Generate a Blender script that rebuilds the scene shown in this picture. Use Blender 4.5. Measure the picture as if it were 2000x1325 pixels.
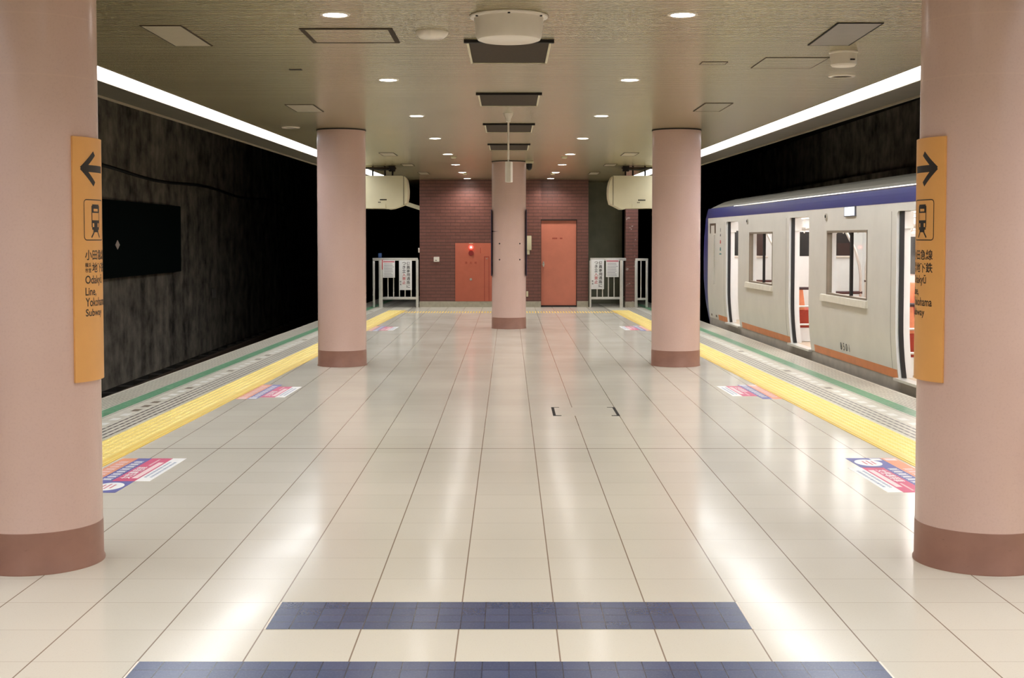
import bpy, math, random
from mathutils import Vector, Matrix

random.seed(7)
for _o in list(bpy.data.objects):
    bpy.data.objects.remove(_o)
SC = bpy.context.scene
COL = SC.collection

# ------------------------------------------------------------------ camera
EYE = 1.6
PITCH = math.atan(2550.0 / 60000.0)
cam_data = bpy.data.cameras.new('camera')
cam = bpy.data.objects.new('camera', cam_data)
COL.objects.link(cam)
cam.location = (0, 0, EYE)
cam.rotation_euler = (math.pi / 2 - PITCH, 0, 0)
cam_data.sensor_fit = 'HORIZONTAL'
cam_data.sensor_width = 36.0
cam_data.lens = 36.0 * 2550.0 / 2000.0
cam_data.shift_x = (1000.0 - 994.0) / 2000.0
cam_data.shift_y = (573.4 - 662.5) / 2000.0
cam_data.clip_start = 0.05
cam_data.clip_end = 200
SC.camera = cam

# ------------------------------------------------------------------ world, exposure
world = bpy.data.worlds.new('tunnel_dark')
SC.world = world
world.use_nodes = True
world.node_tree.nodes['Background'].inputs[0].default_value = (0.6, 0.65, 0.7, 1)
world.node_tree.nodes['Background'].inputs[1].default_value = 0.002
SC.view_settings.view_transform = 'Standard'
SC.view_settings.look = 'None'
SC.view_settings.exposure = 0.85
SC.view_settings.gamma = 1.0
SC.view_settings.use_curve_mapping = False
SC.cycles.max_bounces = 8
SC.cycles.diffuse_bounces = 4
SC.cycles.glossy_bounces = 4
SC.cycles.transparent_max_bounces = 12
SC.cycles.sample_clamp_indirect = 6.0
SC.cycles.use_denoising = True

STRIP_POWER = 10.5        # radiance of the long platform edge lights straight down
DOWN_POWER = 8.0         # watts per downlight
TRAIN_POWER = 7.5        # radiance of the tubes in the train

# ------------------------------------------------------------------ plan of the place
CEIL = 2.95
K = 0.0295               # the platform narrows: every side line drifts inwards by K per metre
U_YI, U_YO = 3.105, 3.495    # yellow strip, inner and outer edge (at Y = 0)
U_GI, U_GO = 3.97, 4.125     # green line
U_EDGE = 4.45
U_LI, U_LO, U_FA = 3.515, 3.855, 4.235  # edge light inner, outer; soffit edge
Y0, Y_END, Y_WALL = -7.0, 36.0, 30.15


def sx(s, u, y):
    return s * (u - K * y)


# ------------------------------------------------------------------ helpers
class MB:
    def __init__(self):
        self.v, self.f = [], []

    def add(self, vs, fs):
        b = len(self.v)
        self.v += [tuple(p) for p in vs]
        self.f += [tuple(i + b for i in f) for f in fs]
        return self

    def box(self, x0, x1, y0, y1, z0, z1):
        vs = [(x, y, z) for z in (z0, z1) for y in (y0, y1) for x in (x0, x1)]
        return self.add(vs, [(0, 2, 3, 1), (4, 5, 7, 6), (0, 1, 5, 4), (2, 6, 7, 3), (0, 4, 6, 2), (1, 3, 7, 5)])

    def bbox(self, x0, x1, y0, y1, z0, z1, b=0.01):
        """box with chamfered edges"""
        b = min(b, abs(x1 - x0) * .45, abs(y1 - y0) * .45, abs(z1 - z0) * .45)
        import bmesh
        bm = bmesh.new()
        bmesh.ops.create_cube(bm, size=1.0)
        for v in bm.verts:
            v.co = Vector(((x0 + x1) / 2 + v.co.x * (x1 - x0), (y0 + y1) / 2 + v.co.y * (y1 - y0), (z0 + z1) / 2 + v.co.z * (z1 - z0)))
        bmesh.ops.bevel(bm, geom=list(bm.edges), offset=b, segments=2, profile=0.6, affect='EDGES')
        bm.verts.index_update()
        self.add([v.co[:] for v in bm.verts], [[v.index for v in f.verts] for f in bm.faces])
        bm.free()
        return self

    def quad(self, a, b, c, d):
        return self.add([a, b, c, d], [(0, 1, 2, 3)])

    def slab(self, pts, z0, z1):
        """prism over a flat outline (list of x, y)"""
        n = len(pts)
        vs = [(x, y, z0) for x, y in pts] + [(x, y, z1) for x, y in pts]
        fs = [tuple(range(n - 1, -1, -1)), tuple(range(n, 2 * n))]
        fs += [(i, (i + 1) % n, n + (i + 1) % n, n + i) for i in range(n)]
        return self.add(vs, fs)

    def prism_y(self, pts, y0, y1):
        """prism along Y over an outline of x, z"""
        n = len(pts)
        vs = [(x, y0, z) for x, z in pts] + [(x, y1, z) for x, z in pts]
        fs = [tuple(range(n)), tuple(range(2 * n - 1, n - 1, -1))]
        fs += [(i, n + i, n + (i + 1) % n, (i + 1) % n) for i in range(n)]
        return self.add(vs, fs)

    def lathe(self, c, prof, n=48, cap0=True, cap1=True):
        """prof = list of (radius, z)"""
        vs, fs = [], []
        m = len(prof)
        for i in range(n):
            a = 2 * math.pi * i / n
            for r, z in prof:
                vs.append((c[0] + r * math.cos(a), c[1] + r * math.sin(a), c[2] + z))
        for i in range(n):
            j = (i + 1) % n
            for k in range(m - 1):
                fs.append((i * m + k, j * m + k, j * m + k + 1, i * m + k + 1))
        if cap0:
            fs.append(tuple(i * m for i in range(n - 1, -1, -1)))
        if cap1:
            fs.append(tuple(i * m + m - 1 for i in range(n)))
        return self.add(vs, fs)

    def disc(self, c, r, axis='z', n=32, t=0.01, r2=None):
        """short cylinder centred at c along an axis"""
        r2 = r if r2 is None else r2
        vs = []
        for k, rr in ((-.5, r), (.5, r2)):
            for i in range(n):
                a = 2 * math.pi * i / n
                p, q, h = rr * math.cos(a), rr * math.sin(a), k * t
                if axis == 'z':
                    vs.append((c[0] + p, c[1] + q, c[2] + h))
                elif axis == 'y':
                    vs.append((c[0] + p, c[1] + h, c[2] + q))
                else:
                    vs.append((c[0] + h, c[1] + p, c[2] + q))
        fs = [tuple(range(n)), tuple(range(2 * n - 1, n - 1, -1))]
        fs += [(i, n + i, n + (i + 1) % n, (i + 1) % n) for i in range(n)]
        return self.add(vs, fs)

    def tube(self, pts, r, n=10):
        pts = [Vector(p) for p in pts]
        rings = []
        up = Vector((0.13, 0.31, 0.94)).normalized()
        for i, p in enumerate(pts):
            d = (pts[min(i + 1, len(pts) - 1)] - pts[max(i - 1, 0)]).normalized()
            a = d.cross(up)
            if a.length < .05:
                a = d.cross(Vector((1, 0, 0)))
            a.normalize()
            b = d.cross(a)
            rings.append([p + r * (math.cos(2 * math.pi * k / n) * a + math.sin(2 * math.pi * k / n) * b) for k in range(n)])
        vs = [q for ring in rings for q in ring]
        fs = []
        for i in range(len(pts) - 1):
            for k in range(n):
                l = (k + 1) % n
                fs.append((i * n + k, i * n + l, (i + 1) * n + l, (i + 1) * n + k))
        fs.append(tuple(range(n - 1, -1, -1)))
        fs.append(tuple((len(pts) - 1) * n + k for k in range(n)))
        return self.add(vs, fs)

    def map(self, fn):
        self.v = [tuple(fn(*p)) for p in self.v]
        return self


def world_loc(o):
    p = Vector((0, 0, 0))
    while o is not None:
        p += o.location
        o = o.parent
    return p


def obj(name, mb, mat, parent=None, smooth=True, origin=None, label=None):
    me = bpy.data.meshes.new(name)
    o = bpy.data.objects.new(name, me)
    COL.objects.link(o)
    if parent is not None:
        o.parent = parent
        base = world_loc(parent)
    else:
        base = Vector(origin) if origin is not None else Vector((0, 0, 0))
        o.location = base
    vs = [(p[0] - base.x, p[1] - base.y, p[2] - base.z) for p in mb.v]
    me.from_pydata(vs, [], mb.f)
    me.update()
    import bmesh
    bm = bmesh.new()
    bm.from_mesh(me)
    bmesh.ops.recalc_face_normals(bm, faces=bm.faces)
    bm.to_mesh(me)
    bm.free()
    if smooth:
        me.polygons.foreach_set('use_smooth', [True] * len(me.polygons))
        me.set_sharp_from_angle(angle=math.radians(35))
    me.materials.append(mat)
    if label:
        o['label'] = label
    return o


def tag(o, label, cat, group=None, kind=None):
    o['label'] = label
    o['category'] = cat
    if group:
        o['group'] = group
    if kind:
        o['kind'] = kind
    return o


def struct(name, mb, mat, smooth=False, label=None):
    o = obj(name, mb, mat, None, smooth)
    o['kind'] = 'structure'
    if label:
        o['label'] = label
    return o


def thing(name, label, cat, loc, group=None):
    o = bpy.data.objects.new(name, None)
    o.empty_display_size = 0.1
    COL.objects.link(o)
    o.location = loc
    return tag(o, label, cat, group)


def text_mb(s, height, align='CENTER', bold=0.0, width=None):
    """lettering as flat mesh in x, y; height = height of the character cell; optional fitted width"""
    cu = bpy.data.curves.new('lettering', 'FONT')
    cu.body = s
    cu.size = 1.0
    cu.offset = bold
    cu.resolution_u = 3
    t = bpy.data.objects.new('lettering', cu)
    COL.objects.link(t)
    dg = bpy.context.evaluated_depsgraph_get()
    me = bpy.data.meshes.new_from_object(t.evaluated_get(dg))
    mb = MB()
    vs = [tuple(v.co) for v in me.vertices]
    fs = [tuple(p.vertices) for p in me.polygons]
    bpy.data.objects.remove(t)
    bpy.data.curves.remove(cu)
    bpy.data.meshes.remove(me)
    if not vs:
        return mb
    x0, x1 = min(v[0] for v in vs), max(v[0] for v in vs)
    y0, y1 = min(v[1] for v in vs), max(v[1] for v in vs)
    ky = height / max(y1 - y0, 1e-6)
    kx = (width / max(x1 - x0, 1e-6)) if width else ky
    ox = {'CENTER': (x0 + x1) / 2, 'LEFT': x0, 'RIGHT': x1}[align]
    mb.add([((x - ox) * kx, (y - y0) * ky, 0) for x, y, _ in vs], fs)
    return mb


# ------------------------------------------------------------------ materials
def srgb(r, g, b):
    f = lambda c: (c / 255 / 12.92) if c / 255 <= .04045 else ((c / 255 + .055) / 1.055) ** 2.4
    return (f(r), f(g), f(b), 1)


class NT:
    """tiny node-building helper"""
    def __init__(self, name):
        self.m = bpy.data.materials.new(name)
        self.m.use_nodes = True
        self.t = self.m.node_tree
        self.b = self.t.nodes['Principled BSDF']

    def n(self, typ, **kw):
        nd = self.t.nodes.new(typ)
        for k, v in kw.items():
            setattr(nd, k, v)
        return nd

    def l(self, a, b):
        self.t.links.new(a, b)

    def val(self, x, sock):
        if isinstance(x, (int, float, tuple, list)):
            sock.default_value = x
        else:
            self.l(x, sock)

    def math(self, op, a, b=None, c=None):
        nd = self.n('ShaderNodeMath', operation=op)
        self.val(a, nd.inputs[0])
        if b is not None:
            self.val(b, nd.inputs[1])
        if c is not None:
            self.val(c, nd.inputs[2])
        return nd.outputs[0]

    def mix(self, fac, a, b, blend='MIX'):
        nd = self.n('ShaderNodeMix', data_type='RGBA', blend_type=blend)
        self.val(fac, nd.inputs[0])
        self.val(a, nd.inputs[6])
        self.val(b, nd.inputs[7])
        return nd.outputs[2]

    def pos(self):
        tc = self.n('ShaderNodeTexCoord')
        sp = self.n('ShaderNodeSeparateXYZ')
        self.l(tc.outputs['Object'], sp.inputs[0])
        return tc.outputs['Object'], sp.outputs[0], sp.outputs[1], sp.outputs[2]

    def combine(self, x, y, z):
        c = self.n('ShaderNodeCombineXYZ')
        for i, q in enumerate((x, y, z)):
            self.val(q, c.inputs[i])
        return c.outputs[0]

    def noise(self, vec, scale, detail=3, rough=.55):
        nd = self.n('ShaderNodeTexNoise')
        self.l(vec, nd.inputs['Vector'])
        nd.inputs['Scale'].default_value = scale
        nd.inputs['Detail'].default_value = detail
        nd.inputs['Roughness'].default_value = rough
        return nd.outputs['Fac']

    def ramp(self, fac, lo, hi, a=0.0, b=1.0):
        nd = self.n('ShaderNodeMapRange')
        self.val(fac, nd.inputs[0])
        for i, q in enumerate((lo, hi, a, b)):
            nd.inputs[i + 1].default_value = q
        return nd.outputs[0]

    def line(self, x, period, offset, half):
        """1 on thin lines of half-width half every period"""
        f = self.math('FRACT', self.math('DIVIDE', self.math('SUBTRACT', x, offset - period / 2), period))
        d = self.math('ABSOLUTE', self.math('SUBTRACT', f, 0.5))
        return self.math('LESS_THAN', d, half / period)

    def band(self, x, lo, hi):
        return self.math('MULTIPLY', self.math('GREATER_THAN', x, lo), self.math('LESS_THAN', x, hi))

    def set(self, color=None, rough=None, metal=None, spec=None):
        if color is not None:
            self.val(color, self.b.inputs['Base Color'])
        if rough is not None:
            self.val(rough, self.b.inputs['Roughness'])
        if metal is not None:
            self.val(metal, self.b.inputs['Metallic'])
        if spec is not None:
            self.val(spec, self.b.inputs['Specular IOR Level'])
        return self

    def bump(self, h, strength=.2, dist=.01):
        nd = self.n('ShaderNodeBump')
        self.l(h, nd.inputs['Height'])
        nd.inputs['Strength'].default_value = strength
        nd.inputs['Distance'].default_value = dist
        self.l(nd.outputs[0], self.b.inputs['Normal'])


def plain(name, rgb, rough=.5, metal=0.0, spec=.5, var=.06, scale=9.0, bump=0.0):
    """paint with a faint uneven tone"""
    t = NT(name)
    c = srgb(*rgb)
    p, x, y, z = t.pos()
    nz = t.noise(p, scale)
    dark = tuple(q * (1 - var) for q in c[:3]) + (1,)
    lite = tuple(min(1, q * (1 + var)) for q in c[:3]) + (1,)
    t.set(t.mix(t.ramp(nz, .3, .7), dark, lite), rough, metal, spec)
    if bump:
        t.bump(nz, bump, .004)
    return t.m


def glow(name, rgb, power):
    t = NT(name)
    c = srgb(*rgb)
    t.set((*[q * .8 for q in c[:3]], 1), .4)
    t.b.inputs['Emission Color'].default_value = c
    t.b.inputs['Emission Strength'].default_value = power
    return t.m


def prism_glow(name, rgb, down, flat):
    """prismatic lamp cover: throws most of its light straight out, less along its face"""
    t = NT(name)
    t.set((.8, .8, .8, 1), .4)
    t.b.inputs['Emission Color'].default_value = srgb(*rgb)
    lw = t.n('ShaderNodeLayerWeight')
    lw.inputs['Blend'].default_value = .5
    t.val(t.math('ADD', flat, t.math('MULTIPLY', t.math('SUBTRACT', 1.0, lw.outputs['Facing']), down - flat)), t.b.inputs['Emission Strength'])
    return t.m


def glass_mat(name, tint=(235, 240, 240), refl=.10):
    t = NT(name)
    t.t.nodes.remove(t.b)
    tr = t.n('ShaderNodeBsdfTransparent')
    tr.inputs[0].default_value = srgb(*tint)
    gl = t.n('ShaderNodeBsdfGlossy')
    gl.inputs['Roughness'].default_value = .02
    lw = t.n('ShaderNodeLayerWeight')
    lw.inputs['Blend'].default_value = .5
    fr_ = t.math('ADD', t.math('MULTIPLY', t.math('POWER', lw.outputs['Facing'], 5.0), .35), .03)
    ms = t.n('ShaderNodeMixShader')
    t.l(fr_, ms.inputs[0])
    t.l(tr.outputs[0], ms.inputs[1])
    t.l(gl.outputs[0], ms.inputs[2])
    t.l(ms.outputs[0], t.t.nodes['Material Output'].inputs[0])
    return t.m


def floor_material():
    t = NT('polished_terrazzo_tile')
    p, x, y, z = t.pos()
    cell = t.combine(t.math('FLOOR', t.math('DIVIDE', t.math('ADD', x, .205), .4)),
                     t.math('FLOOR', t.math('DIVIDE', t.math('SUBTRACT', y, 4.868), .4)), 0.0)
    wn = t.n('ShaderNodeTexWhiteNoise', noise_dimensions='3D')
    t.l(cell, wn.inputs['Vector'])
    base = t.mix(wn.outputs['Value'], srgb(211, 204, 190), srgb(215, 208, 194))
    sp = t.noise(p, 160, 2, .6)
    base = t.mix(t.ramp(sp, .60, .72, 0, .28), base, srgb(168, 146, 118))
    big = t.noise(p, .7, 3)
    base = t.mix(t.ramp(big, .4, .75, 0, .12), base, srgb(176, 166, 146))
    lx = t.line(x, .4, -.205, .0030)
    ly = t.line(y, .4, 4.868, .0022)
    lj = t.band(y, 9.857, 9.873)
    base = t.mix(t.math('MULTIPLY', ly, .40), base, srgb(120, 92, 70))
    base = t.mix(t.math('MULTIPLY', lx, .75), base, srgb(104, 70, 48))
    base = t.mix(t.math('MULTIPLY', lj, .75), base, srgb(96, 74, 60))
    t.set(base, t.ramp(t.noise(p, 1.3, 3), .3, .7, .13, .18), 0, .22)
    # each tile lies very slightly out of true
    off = t.n('ShaderNodeVectorMath', operation='SUBTRACT')
    t.l(wn.outputs['Color'], off.inputs[0])
    off.inputs[1].default_value = (.5, .5, .5)
    sc = t.n('ShaderNodeVectorMath', operation='MULTIPLY')
    t.l(off.outputs[0], sc.inputs[0])
    sc.inputs[1].default_value = (.0035, .0035, 0)
    nn = t.n('ShaderNodeVectorMath', operation='ADD')
    t.l(sc.outputs[0], nn.inputs[0])
    nn.inputs[1].default_value = (0, 0, 1)
    nm = t.n('ShaderNodeVectorMath', operation='NORMALIZE')
    t.l(nn.outputs[0], nm.inputs[0])
    t.l(nm.outputs[0], t.b.inputs['Normal'])
    return t.m


def blue_tile_material():
    t = NT('blue_mosaic_tile')
    p, x, y, z = t.pos()
    cell = t.combine(t.math('FLOOR', t.math('DIVIDE', x, .1)), t.math('FLOOR', t.math('DIVIDE', y, .1)), 0.0)
    wn = t.n('ShaderNodeTexWhiteNoise', noise_dimensions='3D')
    t.l(cell, wn.inputs['Vector'])
    base = t.mix(wn.outputs['Value'], srgb(64, 74, 106), srgb(74, 84, 116))
    lx = t.line(x, .1, 0, .0026)
    ly = t.line(y, .1, 0, .0026)
    ln = t.math('MAXIMUM', lx, ly)
    base = t.mix(t.math('MULTIPLY', ln, .7), base, srgb(34, 38, 58))
    base = t.mix(t.ramp(t.noise(p, 120, 2), .5, .7, 0, .2), base, srgb(110, 116, 140))
    t.set(base, .22, 0, .5)
    return t.m


def ceiling_material():
    t = NT('slatted_metal_ceiling')
    p, x, y, z = t.pos()
    base = t.mix(t.ramp(t.noise(p, .6, 3), .35, .7), srgb(162, 150, 116), srgb(172, 160, 126))
    lm = t.line(y, .15, .02, .0055)
    lf = t.line(y, .05, .02, .0036)
    base = t.mix(t.math('MULTIPLY', lm, .8), base, srgb(58, 50, 38))
    base = t.mix(t.math('MULTIPLY', lf, .5), base, srgb(84, 74, 54))
    t.set(base, .24, .35, .5)
    # every slat is slightly convex: the normal swings along Y
    fr = t.math('SUBTRACT', t.math('FRACT', t.math('DIVIDE', t.math('SUBTRACT', y, .02), .05)), .5)
    tilt = t.math('MULTIPLY', fr, .26)
    nm = t.n('ShaderNodeVectorMath', operation='NORMALIZE')
    t.l(t.combine(0.0, tilt, -1.0), nm.inputs[0])
    t.l(nm.outputs[0], t.b.inputs['Normal'])
    return t.m


def edge_material():
    """grooved platform edge: ribs, white anti-slip dashes, painted green line"""
    t = NT('ribbed_edge_tile')
    p, x, y, z = t.pos()
    u = t.math('ADD', t.math('ABSOLUTE', x), t.math('MULTIPLY', y, K))
    nz = t.noise(p, 14, 3)
    base = t.mix(t.ramp(nz, .35, .7), srgb(196, 190, 174), srgb(212, 205, 188))
    base = t.mix(t.ramp(t.noise(p, 1.5, 3), .45, .75, 0, .3), base, srgb(176, 166, 146))
    gap = t.math('GREATER_THAN', t.math('FRACT', t.math('DIVIDE', y, .15)), .14)
    # dark ribs inside the dashes, finer ribs outside the green line
    r1 = t.math('MULTIPLY', t.math('MULTIPLY', t.line(u, .056, U_YO + .058, .0108), t.band(u, U_YO + .03, U_YO + .25)), gap)
    r2 = t.math('MULTIPLY', t.line(u, .045, U_GI - .022, .0060), t.band(u, U_GI - .05, U_GI))
    r3 = t.math('MULTIPLY', t.math('MULTIPLY', t.line(u, .040, U_GO + .03, .0085), t.band(u, U_GO + .012, U_EDGE - .04)), gap)
    base = t.mix(t.math('MULTIPLY', r1, .95), base, srgb(86, 76, 72))
    base = t.mix(t.math('MULTIPLY', r2, .7), base, srgb(104, 88, 80))
    base = t.mix(t.math('MULTIPLY', r3, .75), base, srgb(110, 98, 82))
    joint = t.line(y, .3, 0, .003)
    base = t.mix(t.math('MULTIPLY', joint, .35), base, srgb(110, 100, 84))
    dash = t.math('MULTIPLY', t.band(u, U_YO + .285, U_YO + .36), t.math('LESS_THAN', t.math('FRACT', t.math('DIVIDE', y, .3)), .5))
    wn = t.n('ShaderNodeTexWhiteNoise', noise_dimensions='1D')
    t.l(t.math('ADD', t.math('FLOOR', t.math('DIVIDE', y, .3)), t.math('MULTIPLY', t.math('SIGN', x), 40.5)), wn.inputs['W'])
    dcol = t.mix(t.math('GREATER_THAN', wn.outputs['Value'], .86), srgb(226, 224, 216), srgb(112, 96, 78))
    base = t.mix(t.math('MULTIPLY', dash, .9), base, dcol)
    green = t.band(u, U_GI, U_GO)
    gcol = t.mix(t.ramp(t.noise(p, 30, 4, .7), .35, .75), srgb(74, 140, 98), srgb(132, 164, 134))
    base = t.mix(t.math('MULTIPLY', green, t.ramp(t.noise(p, 9, 4, .7), .25, .5, .72, 1.0)), base, gcol)
    t.set(base, .34, 0, .5)
    return t.m


def brick_material(name='red_brick', dirt=0.0):
    t = NT(name)
    p, x, y, z = t.pos()
    br = t.n('ShaderNodeTexBrick')
    t.l(t.combine(t.math('ADD', x, y), z, 0.0), br.inputs['Vector'])
    br.inputs['Color1'].default_value = srgb(120, 76, 66)
    br.inputs['Color2'].default_value = srgb(112, 70, 60)
    br.inputs['Mortar'].default_value = srgb(98, 62, 54)
    br.inputs['Scale'].default_value = 1.0
    br.inputs['Brick Width'].default_value = .225
    br.inputs['Row Height'].default_value = .075
    br.inputs['Mortar Size'].default_value = .0065
    br.inputs['Mortar Smooth'].default_value = .2
    br.inputs['Bias'].default_value = 0.0
    c = t.mix(t.ramp(t.noise(p, 18, 3), .35, .7, 0, .35), br.outputs['Color'], srgb(92, 60, 52))
    c = t.mix(t.math('MULTIPLY', t.line(z, .075, 0, .006), .75), c, srgb(56, 40, 38))
    if dirt:
        c = t.mix(t.ramp(t.noise(p, 7, 4, .7), .60, .68, 0, dirt), c, srgb(196, 186, 176))
    t.set(c, .42, 0, .5)
    t.bump(br.outputs['Fac'], -.35, .006)
    return t.m


def concrete_material(name, lo, hi, streak=.5):
    t = NT(name)
    p, x, y, z = t.pos()
    v = t.combine(t.math('MULTIPLY', x, 1.3), t.math('MULTIPLY', y, 1.3), t.math('MULTIPLY', z, .10))
    s = t.noise(v, 1.1, 6, .7)
    s2 = t.noise(p, 2.2, 4, .6)
    f = t.math('ADD', t.math('MULTIPLY', s, streak), t.math('MULTIPLY', s2, 1 - streak))
    base = t.mix(t.ramp(f, .36, .66), srgb(*lo), srgb(*hi))
    t.set(base, .85, 0, .2)
    return t.m


def column_material():
    t = NT('pink_enamel_column')
    p, x, y, z = t.pos()
    base = t.mix(t.ramp(t.noise(p, 1.5, 3), .35, .7), srgb(212, 180, 169), srgb(218, 187, 176))
    base = t.mix(t.ramp(t.noise(p, 90, 2), .5, .75, 0, .10), base, srgb(160, 118, 104))
    seam = t.math('MAXIMUM', t.band(z, 2.364, 2.372), t.band(z, 2.648, 2.654))
    base = t.mix(t.math('MULTIPLY', seam, .30), base, srgb(226, 196, 180))
    t.set(base, .27, 0, .5)
    return t.m


def skirting_material():
    t = NT('brown_column_base')
    p, x, y, z = t.pos()
    base = t.mix(t.ramp(t.noise(p, 6, 4), .3, .7), srgb(146, 106, 92), srgb(160, 118, 102))
    scuff = t.noise(t.combine(t.math('MULTIPLY', x, 6), t.math('MULTIPLY', y, 6), t.math('MULTIPLY', z, 40)), 3, 4, .7)
    base = t.mix(t.ramp(scuff, .66, .74, 0, .6), base, srgb(84, 58, 50))
    t.set(base, .38, 0, .5)
    return t.m


M = dict(
    floor=floor_material(), blue=blue_tile_material(), ceiling=ceiling_material(), edge=edge_material(),
    brick=brick_material(), pillar_brick=brick_material('stained_red_brick', .75),
    tunnel=concrete_material('tunnel_concrete', (52, 48, 43), (150, 140, 126), .42),
    trackbed=concrete_material('track_bed', (24, 22, 20), (40, 37, 33), .3),
    passage=concrete_material('passage_plaster', (120, 120, 100), (142, 140, 118), .4),
    column=column_material(), skirting=skirting_material(),
    yellow=plain('yellow_tactile', (238, 212, 122), .38, var=.05, scale=6),
    yellow_dark=plain('yellow_tactile_border', (232, 196, 96), .38, var=.05, scale=6),
    strip=prism_glow('edge_light_diffuser', (247, 250, 255), STRIP_POWER, 1.5),
    lamp=glow('downlight_lens', (255, 251, 246), 28.0),
    white=plain('white_enamel', (226, 216, 202), .32, var=.03),
    cream=plain('cream_enamel', (206, 197, 164), .4, var=.04, scale=3),
    soffit=plain('brown_soffit', (84, 76, 62), .55, var=.1, scale=4),
    trim=plain('pale_edge_trim', (150, 138, 116), .45),
    vent=plain('dark_vent_mesh', (72, 62, 52), .8, spec=.12, var=.1, scale=40),
    dark=plain('dark_metal', (40, 36, 34), .7, spec=.15, var=.1),
    black=plain('black_rubber', (22, 21, 22), .55, var=.1),
    steel=plain('stainless_steel', (214, 211, 203), .36, metal=.6, var=.05, scale=20),
    skirt_stone=plain('grey_stone_skirting', (166, 158, 138), .45, var=.1, scale=14),
    orange=plain('orange_sign', (232, 170, 98), .42, var=.02),
    ink=plain('black_print', (38, 30, 26), .5, var=.02),
    salmon=plain('salmon_paint', (196, 116, 92), .42, var=.05, scale=5),
    salmon_red=plain('salmon_red_paint', (180, 94, 70), .42, var=.06, scale=5),
    maroon=plain('maroon_paint', (130, 34, 30), .4),
    print_red=plain('red_brown_print', (140, 52, 36), .5),
    chrome=plain('chrome', (205, 200, 195), .2, metal=1.0, var=.02),
    red_lamp=glow('red_lamp', (255, 70, 60), 2.2),
    lamp_core=glow('red_lamp_core', (255, 214, 204), 2.5),
    paper=plain('white_paper', (232, 230, 226), .6, var=.01),
    pink_print=plain('pink_print', (206, 128, 136), .6),
    grey_print=plain('grey_print', (150, 144, 150), .6),
    red_print=plain('red_print', (196, 60, 60), .55),
    st_white=plain('sticker_white', (236, 234, 230), .4, var=.02),
    st_pink=plain('sticker_pink', (203, 72, 110), .4, var=.06, scale=20),
    st_blue=plain('sticker_blue', (92, 92, 156), .4, var=.08, scale=20),
    st_orange=plain('sticker_orange', (224, 146, 108), .4, var=.06, scale=20),
    st_pale=plain('sticker_pale_pink', (238, 208, 206), .4, var=.02),
    st_grey=plain('sticker_grey_blue', (150, 158, 178), .4, var=.02),
    body=plain('train_body_cream', (208, 203, 193), .36, var=.05, scale=2.5),
    stripe_blue=plain('train_stripe_blue', (46, 54, 114), .32, var=.06),
    stripe_orange=plain('train_stripe_orange', (214, 126, 62), .4, var=.08, scale=6),
    sill=plain('train_sill_grey', (168, 160, 148), .5, var=.12, scale=5),
    roof=plain('train_roof_grey', (112, 106, 92), .7, var=.06),
    inner=plain('train_interior_white', (230, 230, 228), .4, var=.02),
    inner_floor=plain('train_floor', (190, 170, 146), .5),
    seat=plain('seat_red_orange', (158, 56, 36), .8, var=.1, scale=30),
    seat_back=plain('seat_peach', (226, 140, 100), .8, var=.06, scale=30),
    glass=glass_mat('window_glass'),
    dark_glass=plain('dark_window', (40, 38, 36), .12, var=.05),
    tube=glow('train_light_tube', (255, 252, 250), TRAIN_POWER),
    board=plain('dark_green_board', (8, 17, 16), .8, spec=.05, var=.1),
    diamond=plain('grey_reflector', (214, 196, 186), .5),
    navy=plain('navy_plastic', (40, 70, 120), .5),
    side_lamp=glow('side_lamp_lens', (236, 240, 255), 1.1),
    teal=plain('teal_print', (50, 120, 118), .5),
    armrest=plain('armrest_brown', (62, 38, 38), .5),
    lid=plain('hatch_lid_beige', (211, 204, 190), .15, spec=.22, var=.02, scale=40),
    rail=plain('rail_steel', (120, 100, 84), .4, metal=.8),
    sleeper=plain('sleeper_concrete', (60, 55, 48), .8),
)

# ------------------------------------------------------------------ large structure
m = MB()
m.add([(sx(-1, U_YI, Y0), Y0, 0), (sx(1, U_YI, Y0), Y0, 0), (sx(1, U_YI, Y_END), Y_END, 0), (sx(-1, U_YI, Y_END), Y_END, 0)], [(0, 1, 2, 3)])
m.add([(sx(-1, U_YI, Y0), Y0, -.25), (sx(1, U_YI, Y0), Y0, -.25), (sx(1, U_YI, Y_END), Y_END, -.25), (sx(-1, U_YI, Y_END), Y_END, -.25)], [(3, 2, 1, 0)])
struct('floor', m, M['floor'])
m = MB()
m.slab([(sx(-1, U_LI, Y0), Y0), (sx(1, U_LI, Y0), Y0), (sx(1, U_LI, Y_END), Y_END), (sx(-1, U_LI, Y_END), Y_END)], CEIL, CEIL + .2)
struct('ceiling', m, M['ceiling'])

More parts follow.
